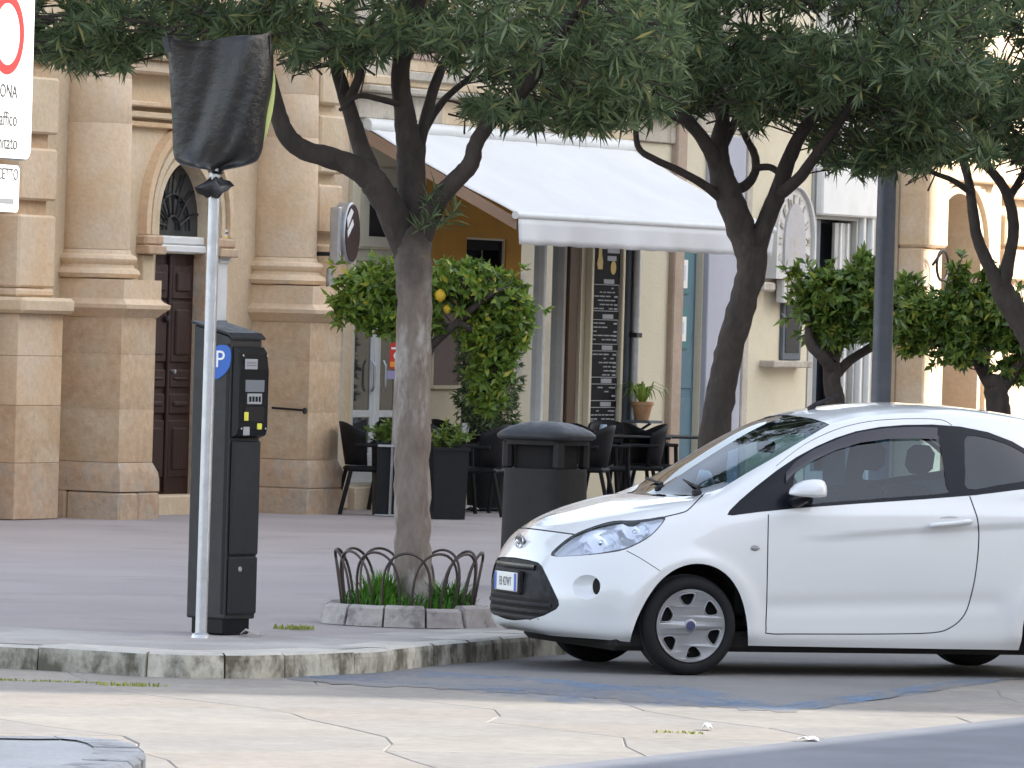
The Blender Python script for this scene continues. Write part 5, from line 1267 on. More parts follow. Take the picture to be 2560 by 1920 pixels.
def leaves_mesh(C, A, nleaf, L, W, seed, open_=(35, 85), droop=.15, fold=.25):
    """C: rosette centres (n,3), A: twig directions (n,3). Builds folded pointed leaves round every twig tip."""
    R = np.random.default_rng(seed); n = len(C); N = n * nleaf
    A = A / np.linalg.norm(A, axis=1, keepdims=True)
    ref = np.where(np.abs(A[:, 2:3]) < .9, np.array([[0, 0, 1.]]), np.array([[1., 0, 0]])); e1 = np.cross(A, ref); e1 /= np.linalg.norm(e1, axis=1, keepdims=True); e2 = np.cross(A, e1)
    A = np.repeat(A, nleaf, 0); e1 = np.repeat(e1, nleaf, 0); e2 = np.repeat(e2, nleaf, 0); C = np.repeat(C, nleaf, 0)
    phi = R.uniform(0, 2 * np.pi, (N, 1)); th = np.radians(R.uniform(open_[0], open_[1], (N, 1)))
    rad = e1 * np.cos(phi) + e2 * np.sin(phi)
    D = A * np.cos(th) + rad * np.sin(th); D[:, 2] -= droop * R.uniform(0, 1, N); D /= np.linalg.norm(D, axis=1, keepdims=True)
    Nn = A * np.sin(th) - rad * np.cos(th); Nn += R.normal(0, .25, (N, 3)); Nn -= D * (Nn * D).sum(1, keepdims=True); Nn /= np.linalg.norm(Nn, axis=1, keepdims=True)
    S = np.cross(D, Nn)
    l = L * R.uniform(.65, 1.2, (N, 1)); w = W * R.uniform(.75, 1.2, (N, 1)); B = C - A * R.uniform(-.02, .5, (N, 1)) * L
    cv = R.uniform(-.05, .16, (N, 1)) * l
    P0 = B; P1 = B + D * l * .42 + S * w * .5 + Nn * w * fold; P2 = B + D * l * .42 - S * w * .5 + Nn * w * fold; P3 = B + D * l * .48; P4 = B + D * l - Nn * cv
    V = np.stack([P0, P1, P2, P3, P4], 1).reshape(-1, 3)
    f = np.array([[0, 3, 1], [0, 2, 3], [1, 3, 4], [3, 2, 4]]); Fc = (f[None] + 5 * np.arange(N)[:, None, None]).reshape(-1, 3)
    return V, Fc
def np_mesh(name, V, F, mat, parent):
    me = bpy.data.meshes.new(name); me.vertices.add(len(V)); me.vertices.foreach_set('co', np.asarray(V, np.float32).ravel())
    me.loops.add(F.size); me.loops.foreach_set('vertex_index', F.ravel().astype(np.int32)); me.polygons.add(len(F)); me.polygons.foreach_set('loop_start', np.arange(0, F.size, 3, dtype=np.int32)); me.update(calc_edges=True)
    return mesh_obj(name, me, mat, parent)
def limb(name, pts, D, mat, parent, base, seed=0, n=12):
    P = []; rr_ = []
    for p in pts:
        dd = p[3] if len(p) > 3 else 0.0; P.append(at(p[0], p[1], D + dd)); rr_.append(p[2] * (D + dd) / PXF)
    S = spline(P, 5); R = np.interp(np.linspace(0, len(P) - 1, len(S)), np.arange(len(P)), rr_)
    r_ = random.Random(seed); R = [max(.004, x * (1 + r_.uniform(-.03, .035))) for x in R]
    S = [p - base + Vector((r_.uniform(-1, 1), r_.uniform(-1, 1), 0)) * R[i] * .05 for i, p in enumerate(S)]
    o = MB().tube(S, list(R), n, True, 0, .022, seed).build(name, mat, parent, smooth=70)
    return o, [(p + base) for p in S]
def crown(D, base, parent, poly_lo, x0, x1, y_top, ds, count, nleaf, L, W, mat, seed, tips, mat_twig, gaps=(), upfrac=.55, top_cut=None):
    """foliage filling the space above the lower outline poly_lo (pixel x -> pixel y) and through the depth range ds"""
    R = np.random.default_rng(seed); C = []; A = []; xs = [p[0] for p in poly_lo]; ys = [p[1] for p in poly_lo]
    tries = 0
    while len(C) < count and tries < count * 40:
        tries += 1
        px = R.uniform(x0, x1); lo = np.interp(px, xs, ys); py = lo - 16 - abs(R.normal(0, .5)) * (lo - y_top) * .75 if R.random() < .75 else R.uniform(y_top, lo - 16)
        if py < y_top: continue
        dd = R.uniform(-ds, ds)
        # rounded in depth: narrower near the lower rim
        h = (lo - py) / max(60, (lo - y_top)); lim = ds * min(1, .35 + 2.2 * h)
        if abs(dd) > lim: dd *= lim / ds
        bad = False
        for (gx, gy, gr, gr2) in gaps:
            if ((px - gx) / gr) ** 2 + ((py - gy) / gr2) ** 2 < 1: bad = True
        if bad and R.random() < .93: continue
        # clumps: keep where a coarse pseudo noise is high
        k = math.sin(px * .021 + 3 * dd + seed) + math.sin(py * .027 + 1.7 * seed) + math.sin((px + py) * .013 + 2.3 * dd)
        if k < -.35: continue
        p = at(px, py, D + dd) - base
        C.append(p); 
        d_ = Vector((R.normal(0, .8), R.normal(0, .8), R.normal(.15, .7))); A.append(d_.normalized())
    C = np.array(C); A = np.array(A)
    V, Fc = leaves_mesh(C, A, nleaf, L, W, seed)
    o = np_mesh('crown', V, Fc, mat, parent); o['kind'] = 'stuff'
    # thin twigs carrying the rosettes
    tw = MB(); T = [Vector(t) - base for t in tips]
    for c, a in zip(C[::2], A[::2]):
        c = Vector(c); a = Vector(a); q = min(T, key=lambda t: (t - c).length_squared); e = c - a * .10 + (q - c).normalized() * .22
        tw.tube([c + a * .01, c - a * .07, e], [.003, .0045, .007], 4, False)
    t = tw.build('twigs', mat_twig, parent, fix=False); t['kind'] = 'stuff'
    return o
def sample(paths): return [p for P in paths for p in P[::2]]

# ---- tree in the ringed planter
TD = 43.55
tb = at(1035, 1500, TD); tb = Vector(((1035 - 1280) / PXF * TD, TD, WALK))
t1 = empty('oleander_tree', tb, 0, 'oleander tree with pale grey trunk growing inside the hooped iron ring', 'tree', None)
paths = []
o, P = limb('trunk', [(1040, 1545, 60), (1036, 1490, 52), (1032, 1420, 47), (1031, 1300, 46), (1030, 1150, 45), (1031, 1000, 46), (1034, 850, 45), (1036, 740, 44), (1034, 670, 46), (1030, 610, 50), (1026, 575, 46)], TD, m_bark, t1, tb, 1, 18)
for s_, pts in enumerate([
    [(1022, 640, 38), (985, 540, 38, -.05), (945, 470, 36, -.1), (915, 437, 33, -.12), (870, 410, 29, -.15), (815, 391, 27, -.2), (762, 376, 26, -.25), (716, 338, 24, -.3), (692, 272, 21, -.3), (674, 190, 16, -.35), (648, 110, 12, -.4), (600, 40, 8, -.5)],
    [(935, 460, 30, -.1), (905, 375, 23, .1), (882, 300, 20, .2), (858, 225, 18, .3), (838, 160, 15, .35), (810, 80, 11, .4), (770, 0, 8, .5)],
    [(868, 255, 13, .25), (895, 200, 12, .2), (908, 130, 10, .2), (930, 40, 8, .1)],
    [(1036, 620, 40), (1030, 500, 38, .1), (1026, 390, 35, .2), (1012, 290, 27, .25), (1000, 195, 23, .3), (1015, 100, 21, .3), (1045, 10, 19, .3), (1070, -100, 15, .3), (1080, -260, 10, .3)],
    [(1035, 400, 18, .2), (1062, 305, 15, .35), (1090, 205, 13, .5), (1125, 130, 11, .6), (1180, 70, 9, .7), (1250, 20, 6, .8)],
    [(1005, 262, 9, .25), (950, 248, 8, .1), (895, 240, 7, .0), (850, 275, 5, -.1)],
    [(1050, 600, 30, .0), (1095, 500, 26, -.1), (1145, 445, 24, -.15), (1178, 408, 22, -.2), (1190, 360, 20, -.2), (1228, 303, 19, -.25), (1285, 253, 17, -.3), (1335, 195, 15, -.35), (1372, 122, 13, -.4), (1425, 55, 10, -.5), (1480, -20, 7, -.6)],
    [(1045, 470, 16, .25), (1050, 380, 14, .5), (1058, 330, 12, .7), (1110, 250, 9, .9), (1180, 190, 7, 1.0)]]):
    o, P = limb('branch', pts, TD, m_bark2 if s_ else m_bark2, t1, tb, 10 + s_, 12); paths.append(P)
# knots on the trunk
for (px, py, r_) in ():
    p = at(px, py, TD - .09) - tb; mbk = MB(); mbk.lathe([(0, .5), (.6, .42), (.95, .1), (1.0, -.3), (.7, -.6)], 10); mbk.xf(Matrix.Translation(p) @ Matrix.Rotation(math.radians(80), 4, 'X') @ Matrix.Diagonal((r_ * TD / PXF,) * 3 + (1,))); mbk.build('knot', m_bark, t1, smooth=60)
lo1 = [(-400, 60), (60, 120), (110, 165), (230, 190), (280, 215), (330, 160), (420, 130), (560, 120), (680, 150), (740, 190), (800, 150), (860, 175), (960, 150), (1060, 120), (1130, 265), (1200, 305), (1300, 325), (1400, 340), (1500, 335), (1620, 320), (1750, 240)]
crown(TD, tb, t1, lo1, -350, 1700, -520, 1.5, 2600, 16, .138, .020, m_ole, 3, sample(paths), m_bark2, gaps=[(1095, 175, 32, 75), (965, 205, 40, 60), (800, 210, 45, 40), (120, 45, 45, 30), (330, 70, 40, 28), (815, 75, 28, 35), (240, 110, 25, 20), (705, 120, 30, 25), (960, 80, 25, 50), (1380, 230, 35, 25)])
# sprouting shoots low on the trunk
cs = [at(px, py, TD + dd) - tb for px, py, dd in ((1095, 500, -.15), (1110, 530, -.1), (1080, 540, -.2), (1125, 500, 0), (1140, 520, -.1), (1070, 500, -.25), (1100, 560, -.2), (1060, 560, -.22), (1090, 470, -.2), (1130, 545, -.05))]
V, Fc = leaves_mesh(np.array([list(c) for c in cs]), np.array([[.4, -.3, .6]] * len(cs)), 12, .12, .016, 9); o = np_mesh('trunk_shoots', V, Fc, m_ole, t1); o['kind'] = 'stuff'

# ---- second and third street trees
TD2 = 47.9; tb2 = Vector(((1785 - 1280) / PXF * TD2, TD2, WALK))
t2 = empty('oleander_tree', tb2, 0, 'leaning dark oleander tree standing behind the parked car', 'tree', None); paths = []
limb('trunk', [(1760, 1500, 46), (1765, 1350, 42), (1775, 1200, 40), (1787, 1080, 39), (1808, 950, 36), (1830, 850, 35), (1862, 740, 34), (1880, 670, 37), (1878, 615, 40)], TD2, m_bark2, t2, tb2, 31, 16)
for s_, pts in enumerate([
    [(1872, 640, 32), (1848, 560, 36), (1822, 490, 35), (1800, 420, 29), (1797, 360, 24), (1806, 300, 18, .1), (1792, 225, 15, .2), (1765, 150, 12, .3), (1740, 60, 9, .4)],
    [(1800, 430, 22), (1765, 360, 18, -.1), (1720, 305, 16, -.2), (1660, 275, 14, -.3), (1595, 262, 12, -.4), (1540, 235, 9, -.5), (1480, 190, 6, -.6)],
    [(1808, 500, 15), (1760, 462, 11, -.1), (1700, 428, 10, -.2), (1640, 400, 9, -.3), (1598, 372, 8, -.3), (1590, 320, 7, -.3), (1600, 280, 5, -.3)],
    [(1820, 480, 14, .1), (1862, 465, 13, .1), (1888, 430, 11, .15), (1886, 385, 10, .2), (1868, 350, 9, .2), (1850, 300, 7, .3), (1860, 220, 6, .4)],
    [(1886, 420, 9, .15), (1925, 418, 9, .1), (1950, 435, 8, .05)],
    [(1884, 640, 28), (1915, 555, 24), (1945, 480, 22), (1972, 400, 19), (2005, 330, 17, -.1), (2045, 280, 15, -.2), (2090, 215, 12, -.3), (2130, 130, 9, -.4)],
    [(1945, 490, 16), (1998, 445, 15, -.2), (2035, 395, 14, -.3), (2085, 325, 12, -.4), (2140, 245, 11, -.5), (2195, 170, 9, -.6), (2250, 90, 7, -.7)],
    [(1800, 380, 13, .2), (1840, 300, 11, .5), (1870, 230, 9, .7), (1900, 120, 7, .9)]]):
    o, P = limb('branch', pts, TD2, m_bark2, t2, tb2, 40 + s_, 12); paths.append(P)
lo2 = [(1380, 240), (1450, 300), (1560, 310), (1650, 295), (1720, 320), (1800, 315), (1880, 340), (1960, 345), (2040, 370), (2080, 440), (2160, 440), (2260, 440), (2330, 420), (2420, 400), (2560, 420), (2700, 380)]
crown(TD2, tb2, t2, lo2, 1380, 2480, -420, 1.5, 2250, 16, .143, .021, m_ole, 13, sample(paths), m_bark2, gaps=[(1790, 300, 60, 45), (1940, 330, 40, 40), (1640, 215, 50, 25), (2120, 400, 25, 25), (1900, 220, 30, 20)])
TD3 = 53.0; tb3 = Vector(((2640 - 1280) / PXF * TD3, TD3, WALK))
t3 = empty('oleander_tree', tb3, 0, 'oleander tree with twin limbs forking before the sunlit palace', 'tree', None); paths = []
limb('trunk', [(2650, 1400, 40), (2640, 1150, 38), (2620, 960, 36), (2580, 850, 33), (2530, 770, 30), (2500, 715, 28)], TD3, m_bark2, t3, tb3, 61, 14)
for s_, pts in enumerate([
    [(2508, 730, 24), (2475, 670, 17), (2445, 600, 15), (2432, 530, 14), (2425, 470, 12, .1), (2412, 420, 10, .2), (2390, 350, 8, .3), (2350, 260, 6, .4)],
    [(2505, 725, 22), (2522, 650, 16), (2534, 580, 15), (2528, 520, 14), (2510, 470, 13, -.1), (2480, 430, 11, -.2), (2440, 395, 9, -.3), (2380, 340, 7, -.4)],
    [(2520, 500, 10), (2560, 430, 9, .3), (2600, 330, 8, .5), (2640, 200, 6, .6)],
    [(2425, 480, 9), (2380, 450, 7, -.2), (2330, 430, 6, -.3), (2290, 400, 4, -.3)]]):
    o, P = limb('branch', pts, TD3, m_bark2, t3, tb3, 70 + s_, 10); paths.append(P)
lo3 = [(2150, 300), (2230, 400), (2290, 440), (2340, 435), (2400, 400), (2470, 400), (2520, 410), (2600, 430), (2700, 440), (2900, 400)]
crown(TD3, tb3, t3, lo3, 2150, 3000, -420, 1.5, 1500, 16, .143, .021, m_ole, 23, sample(paths), m_bark2, gaps=[(2470, 420, 60, 40)])

# ---- citrus trees along the shop fronts
def citrus(name, label, D, trunk, limbs, blobs, count, seed, mat, L=.10, W=.040, fruit=()):
    b = Vector(((trunk[0][0] - 1280) / PXF * D, D, WALK)); e_ = empty(name, b, 0, label, 'tree'); paths = []
    o, P = limb('trunk', trunk, D, m_bark2, e_, b, seed, 12); paths.append(P)
    for k, pts in enumerate(limbs): o, P = limb('branch', pts, D, m_bark2, e_, b, seed + k + 1, 8); paths.append(P)
    R = np.random.default_rng(seed); C = []; A = []; sc = D / PXF
    wts = np.array([bl[2] * bl[3] for bl in blobs], float); wts /= wts.sum()
    for k in range(int(count * 1.35)):
        bl = blobs[R.choice(len(blobs), p=wts)]
        v = R.normal(0, 1, 3); v /= np.linalg.norm(v); v *= R.uniform(.2, 1.2) ** .5 * (1.45 if R.random() < .13 else 1)
        p = at(bl[0] + v[0] * bl[2], bl[1] - v[2] * bl[3], D + (bl[4] if len(bl) > 4 else 0) + v[1] * bl[2] * sc * .9) - b
        C.append(p); a = Vector((v[0], v[1], v[2] * .8 + .35)) + Vector(R.normal(0, .45, 3)); A.append(a.normalized())
    V, Fc = leaves_mesh(np.array(C), np.array(A), 9, L, W, seed, (25, 100), .35, .12); o = np_mesh('crown', V, Fc, mat, e_); o['kind'] = 'stuff'
    T = [t - b for t in sample(paths)]; tw = MB()
    for c in C[::2]:
        c = Vector(c); q = min(T, key=lambda t: (t - c).length_squared); tw.tube([c, c.lerp(q, .35) + Vector((0, 0, -.02)), c.lerp(q, .8)], [.003, .005, .008], 4, False)
    t = tw.build('twigs', m_bark2, e_, fix=False); t['kind'] = 'stuff'
    m_fr = MATS.get('lemon_fruit') or M('lemon_fruit', (.60, .40, .03), .6, bump=.001, bscale=90)
    for (px, py, r_, dd) in fruit:
        p = at(px, py, D + dd) - b; mb = MB().lathe([(0, -1.15), (.25, -1.05), (.75, -.65), (1, 0), (.75, .65), (.25, 1.0), (0, 1.1)], 14); mb.xf(Matrix.Translation(p) @ Matrix.Diagonal((r_ * sc, r_ * sc, r_ * sc, 1))); mb.build('fruit', m_fr, e_, smooth=60)
    return e_
citrus('citrus_tree', 'low citrus tree with yellow fruit before the awning shop door', 63.5, [(1050, 1290, 22), (1048, 1150, 20), (1050, 1000, 18), (1062, 900, 17), (1075, 860, 15)],
       [[(1065, 900, 12), (1000, 830, 10, .1), (930, 780, 7, .2), (870, 730, 5, .1)], [(1072, 870, 12), (1150, 800, 10, -.1), (1220, 740, 8, -.2), (1270, 720, 5, -.2)], [(1070, 880, 10), (1075, 780, 8, .2), (1060, 690, 5, .3)], [(1150, 805, 9, -.1), (1215, 850, 8, -.1), (1238, 900, 6, -.05), (1232, 960, 5), (1222, 1010, 3)]],
       [(905, 730, 75, 60), (870, 770, 45, 45), (980, 700, 70, 55), (1100, 700, 70, 50), (1180, 720, 90, 70), (1255, 760, 70, 75), (1290, 830, 35, 45), (1200, 830, 70, 50), (960, 800, 70, 42), (1060, 800, 60, 40), (1235, 880, 58, 50), (1230, 940, 52, 45), (1222, 1000, 44, 36)], 760, 81, m_cit, fruit=((1101, 738, 15, -.2), (1118, 772, 11, -.1)))
citrus('citrus_tree', 'compact dark citrus tree on a forked trunk beside the lamp post', 57.5, [(2085, 1330, 30), (2085, 1150, 27), (2088, 1010, 25), (2080, 960, 22), (2078, 905, 22)],
       [[(2082, 930, 17), (2060, 895, 15, -.1), (2030, 865, 14, -.1), (2022, 835, 11, -.1), (2030, 780, 8)], [(2084, 945, 14), (2120, 905, 13, .1), (2170, 872, 12, .2), (2215, 840, 10, .2), (2240, 790, 7)], [(2080, 905, 18), (2100, 850, 14, .1), (2110, 780, 10, .1)]],
       [(2060, 760, 70, 75), (2040, 720, 55, 45), (2120, 730, 75, 60), (2150, 690, 50, 40), (2190, 760, 60, 60), (2080, 830, 55, 35), (2180, 830, 45, 25), (1985, 680, 22, 20), (2160, 655, 25, 22)], 430, 91, m_cit2)
citrus('citrus_tree', 'wide yellowish citrus tree with fork, in front of the sunlit palace', 60.0, [(2505, 1330, 34), (2500, 1180, 32), (2498, 1040, 30), (2490, 980, 30), (2485, 950, 28)],
       [[(2490, 980, 20), (2460, 930, 18, .1), (2435, 880, 15, .1), (2400, 830, 10, .1), (2350, 790, 7)], [(2495, 985, 18), (2530, 935, 16), (2555, 890, 13), (2580, 830, 9)], [(2460, 930, 12), (2470, 860, 9, .3), (2465, 780, 6, .3)]],
       [(2300, 790, 70, 70), (2260, 750, 35, 60), (2360, 800, 75, 60), (2420, 770, 70, 70), (2400, 690, 22, 40), (2490, 790, 75, 65), (2400, 860, 75, 50), (2540, 830, 60, 60), (2480, 700, 35, 30), (2270, 850, 35, 35), (2540, 920, 40, 30)], 640, 101, m_cit2)

# ---- planter ring, hooped fence, grass round the first tree
pc = Vector((tb.x, tb.y, 0))
pr_ = empty('planter_ring', (pc.x, pc.y, WALK), 0, 'low round kerb of rough grey stones round the oleander trunk', 'planter')
m_pl = M('planter_stone', (.40, .37, .345), .92, col2=(.30, .27, .26), scale=5, col3=(.19, .165, .165), scale3=7, mix3=(.52, .66), bump=.014, bscale=16, fine=.15)
nb = 13
for k in range(nb):
    a0 = 2 * math.pi * (k + .03) / nb + .1; a1 = 2 * math.pi * (k + .97) / nb + .1; vs = []; ro = .535 + rnd.uniform(-.015, .012); ri = .43; zt = .125 + rnd.uniform(-.012, .014)
    for a in (a0, a0 * .66 + a1 * .34, a0 * .34 + a1 * .66, a1):
        jx = rnd.uniform(-.008, .008)
        for (r, z) in ((ro + .012, 0), (ro + jx, zt * .45), (ro - .008 + jx, zt - .02), (ro - .04, zt), (ri + .02, zt - .002), (ri, zt - .02), (ri, 0)): vs.append((r * math.cos(a), r * math.sin(a), z))
    fs = [(i * 7 + j, (i + 1) * 7 + j, (i + 1) * 7 + (j + 1) % 7, i * 7 + (j + 1) % 7) for i in range(3) for j in range(7)] + [tuple(range(7)), tuple(range(21, 28))]
    MB().add(vs, fs).build('stone', m_pl, pr_, smooth=40)
MB().lathe([(0, .10), (.44, .075), (.44, .0)], 28).build('soil', m_soil, pr_)
fe = empty('hoop_fence', (pc.x, pc.y, WALK), 0, 'low ring fence of overlapping bent iron hoops round the tree', 'fence')
m_iron = M('brown_black_iron', (.055, .045, .045), .55, metal=.4, col2=(.08, .055, .045), scale=12)
for k in range(14):
    a = 2 * math.pi * k / 14 + .21; sp_ = .36; pts = []
    for t in range(19):
        q = t / 18; ang_ = a + sp_ * math.cos(math.pi * q); hgt = .07 + .37 * (math.sin(math.pi * q) ** .55); r = .385 + .06 * (hgt / .4)
        pts.append((r * math.cos(ang_), r * math.sin(ang_), hgt))
    MB().tube(pts, .0085, 6).build('hoop', m_iron, fe, smooth=60)
for z in (.10,): MB().tube([(.386 * math.cos(t * math.pi / 20), .386 * math.sin(t * math.pi / 20), z) for t in range(41)], .006, 5, False).build('rail', m_iron, fe)
gr = tuft_mesh(900, .40, .13, .006, 5, .9).build('planter_grass', m_grass, None, fix=False); gr.location = (pc.x, pc.y, WALK + .08); tag(gr, 'bright green grass and weeds growing inside the hooped ring', 'grass', None, 'stuff')
gr = tuft_mesh(260, .10, .24, .007, 6, .6).build('tall_weeds', m_grass, None, fix=False); gr.location = (pc.x - .17, pc.y - .15, WALK + .08); tag(gr, 'tall weed clump against the left of the oleander trunk', 'weeds', None, 'stuff')
gr = tuft_mesh(160, .09, .20, .008, 8, .9).build('tall_weeds', m_grass, None, fix=False); gr.location = (pc.x + .25, pc.y - .05, WALK + .08); tag(gr, 'dark weeds right of the oleander trunk near the car', 'weeds', None, 'stuff')
# ================================================================== STREET FURNITURE
m_anth = M('anthracite_paint', (0.0225, 0.0210, 0.0210), .55, col2=(0.0180, 0.0170, 0.0175), scale=8, bump=.0008, bscale=220, rvar=.08)
m_anth2 = M('dark_blue_grey_paint', (0.0160, 0.0180, 0.0210), .5, spec=.35, col2=(0.0130, 0.0150, 0.0175), scale=8, rvar=.08)
m_blk = M('glossy_black_plastic', (0.0060, 0.0065, 0.0080), .35, spec=.25)
m_pblue = M('parking_blue', (.025, .11, .42), .5)
# ---- parking meter
mp_ = G(574, 1588, WALK); PM = -math.radians(35)
me_ = empty('parking_meter', Vector((mp_.x - .062, mp_.y + .16, WALK)), PM, 'dark grey parking meter with blue P badge standing on the kerb', 'parking meter')
dx, dy, top = .14, .145, 1.775
box('foot', m_blk, me_, -dx + .02, dx - .02, -dy + .02, dy - .02, 0, .10, .01)
prof = [(-dx, .09), (dx, .09), (dx, top - .075), (dx - .03, top - .055), (-dx, top + .005)]
vs = [(x, y, z) for y in (-dy, dy) for x, z in prof]
n = len(prof); b_ = MB().add(vs, [tuple(range(n)), tuple(range(n, 2 * n))[::-1]] + [(i, (i + 1) % n, n + (i + 1) % n, n + i) for i in range(n)]).build('cabinet', m_anth, me_)
bv = b_.modifiers.new('edge', 'BEVEL'); bv.width = .012; bv.segments = 3
# sloping cap
cp = [(-dx - .012, top + .012), (dx - .02, top - .05), (dx + .012, top - .075), (dx + .012, top - .062), (dx - .02, top - .036), (-dx - .012, top + .026)]
vs = [(x, y, z) for y in (-dy - .012, dy + .012) for x, z in cp]; n = len(cp)
MB().add(vs, [tuple(range(n)), tuple(range(n, 2 * n))[::-1]] + [(i, (i + 1) % n, n + (i + 1) % n, n + i) for i in range(n)]).build('cap', m_anth2, me_)
# front (+x) door and housing
box('front_door', m_anth2, me_, dx + .001, dx + .022, -dy + .012, dy - .012, .46, 1.12, .01)
box('lower_door', m_anth2, me_, dx + .001, dx + .020, -dy + .012, dy - .012, .12, .45, .01)
box('coin_door', m_anth2, me_, dx + .001, dx + .020, -dy + .012, dy - .012, .70, .86, .006)
lk = MB().lathe([(0, .006), (.014, .005), (.016, 0)], 12).xf(Matrix.Translation((dx + .021, -.04, .38)) @ Matrix.Rotation(math.pi / 2, 4, 'Y')); lk.build('lock', m_galv, me_)
hs = empty('control_panel', (dx, 0, 1.13), 0, None, None, None, me_)
ph = [(0, 0), (.05, .02), (.062, .06), (.062, .40), (.045, .50), (.02, .53), (0, .53)]
vs = [(x, y, z) for y in (-dy + .008, dy - .008) for x, z in ph]; n = len(ph)
o = MB().add(vs, [tuple(range(n)), tuple(range(n, 2 * n))[::-1]] + [(i, (i + 1) % n, n + (i + 1) % n, n + i) for i in range(n)]).build('housing', m_blk, hs); bv = o.modifiers.new('edge', 'BEVEL'); bv.width = .008; bv.segments = 2
m_scr = M('meter_screen', (.16, .17, .19), .15); m_lime = M('yellow_green_marker', (.62, .60, .08), .5); m_keys = M('light_grey_keys', (.28, .29, .31), .5)
box('screen', m_scr, hs, .060, .066, -.09, .09, .27, .34, .004); box('instruction_label', m_keys, hs, .060, .066, -.10, .02, .40, .46, .003); box('keypad', m_keys, hs, .060, .066, -.07, .07, .20, .262, .004)
for k in range(4): box('key', m_blk, hs, .0655, .0685, -.055 + .03 * k, -.035 + .03 * k, .215, .245, .002)
for zz_ in (.42, .435): box('label_line', m_ink, hs, .0655, .0672, -.085, .005, zz_, zz_ + .006, 0)
for yy_ in (-.115, .115):
    for zz_ in (.06, .48): MB().lathe([(0, .004), (.006, .003), (.007, 0)], 8).xf(Matrix.Translation((.0615, yy_, zz_)) @ Matrix.Rotation(math.pi / 2, 4, 'Y')).build('screw', m_galv, hs)
box('ticket_tray', m_dark, hs, .060, .0665, -.09, .09, .10, .185, .004); box('card_marker', m_lime, hs, .0655, .0700, -.10, -.06, .105, .155, .004); box('coin_marker', m_lime, hs, .060, .0675, .03, .075, .055, .09, .004); box('coin_slot', m_keys, hs, .060, .066, -.10, -.04, .02, .07, .004)
# groove between side and front
box('door_edge', m_blk, me_, dx - .035, dx - .012, -dy - .002, -dy + .02, .12, top - .10, .002)
# blue P badge on the side face
bp = [(-.10, .06), (-.06, .11), (.02, .125), (.08, .11), (.105, .06), (.10, -.02), (.07, -.075), (.02, -.115), (-.05, -.145), (-.085, -.10), (-.10, -.02)]
bp = [(p.x, p.y) for p in spline([(a, b, 0) for a, b in bp], 3, True)]
bd_ = plate('badge', m_pblue, me_, [[(a * .68 + .066, b * .74 + 1.575) for a, b in bp]], -dy - .004, -dy - .0005)
text('badge_letter', 'P', m_white, bd_, .14, (.060, -dy - .0055, 1.58), depth=.001)
rb_ = litter('mortar_rubble', 628, 1592, WALK, .12, .12, .04, 'pale broken mortar at the foot of the parking meter', m_band, 'rubble')

# ---- bagged traffic sign on a steel pole
sd = 41.1
pb = G(502, 1595, WALK); ptop = at(548, 120, pb.y)
bs = empty('bagged_sign', pb, 0, 'traffic sign wrapped in a black plastic bag on a galvanised pole', 'traffic sign')
MB().tube([Vector((0, 0, -.05)), (ptop - pb)], .0335, 20).build('pole', m_galv, bs, smooth=50)
MB().lathe([(.034, 0), (.055, .0), (.05, .02), (.036, .03)], 16).build('pole_collar', m_galv, bs, smooth=40)
m_bag = M('black_bin_bag', (0.0110, 0.0105, 0.0105), .32, col2=(0.0150, 0.0140, 0.0140), scale=5, bump=.012, bscale=9, spec=.6)
m_lrim = M('yellow_green_sign_edge', (.58, .62, .22), .5)
def bpt(px, py, dd=0): return at(px, py, pb.y + dd) - pb
rows = [(96, 410, 676), (112, 416, 680), (160, 422, 684), (220, 425, 680), (280, 429, 668), (330, 431, 662), (368, 432, 657), (390, 435, 650), (404, 442, 640), (414, 460, 616), (421, 492, 586), (426, 520, 560), (435, 530, 550)]
vs = []; NC = 26; rw = spline([(a, b, c) for a, b, c in rows], 5); NR = len(rw)
def wr(t, q, sgn):
    x = t * 2 - 1
    fold = .020 * math.sin(7 * (t + .9 * q) + 1.3) + .008 * math.sin(17 * (t + .8 * q) + 3 * q) + .004 * math.sin(33 * t + 21 * q) + .020 * math.sin(4.2 * t - 5.0 * q)
    return fold * (1 - x ** 4) * (1 if sgn < 0 else .6)
for sgn in (-1, 1):
    for i, r in enumerate(rw):
        q = i / (NR - 1)
        for k in range(NC + 1):
            t = k / NC; x = 2 * t - 1; dep = .085 * (1 - x ** 6) * (1 - max(0, (q - .75) / .25) ** 2 * .75) + wr(t, q, sgn)
            px = r[1] + (r[2] - r[1]) * t; py = r[0] + (8 * math.sin(6 * t) + 6 * (x ** 8) * -3 if i < 6 else 0) * (1 - q)
            vs.append(bpt(px, py, sgn * max(.0 if 0 < k < NC else 0, dep if 0 < k < NC else 0)))
W_ = NC + 1; fs = []
for h in (0, 1):
    o_ = h * NR * W_
    for i in range(NR - 1):
        for k in range(NC): fs.append((o_ + i * W_ + k, o_ + i * W_ + k + 1, o_ + (i + 1) * W_ + k + 1, o_ + (i + 1) * W_ + k))
for k in range(NC): fs.append((k, k + 1, NR * W_ + k + 1, NR * W_ + k)); e2 = (NR - 1) * W_; fs.append((e2 + k, e2 + k + 1, NR * W_ + e2 + k + 1, NR * W_ + e2 + k))
mb = MB().add(vs, fs); bag = mb.build('bag', m_bag, bs)
b2 = bmesh.new(); b2.from_mesh(bag.data); bmesh.ops.remove_doubles(b2, verts=b2.verts, dist=1e-4); bmesh.ops.recalc_face_normals(b2, faces=b2.faces); b2.to_mesh(bag.data); b2.free(); auto_smooth(bag, 75)
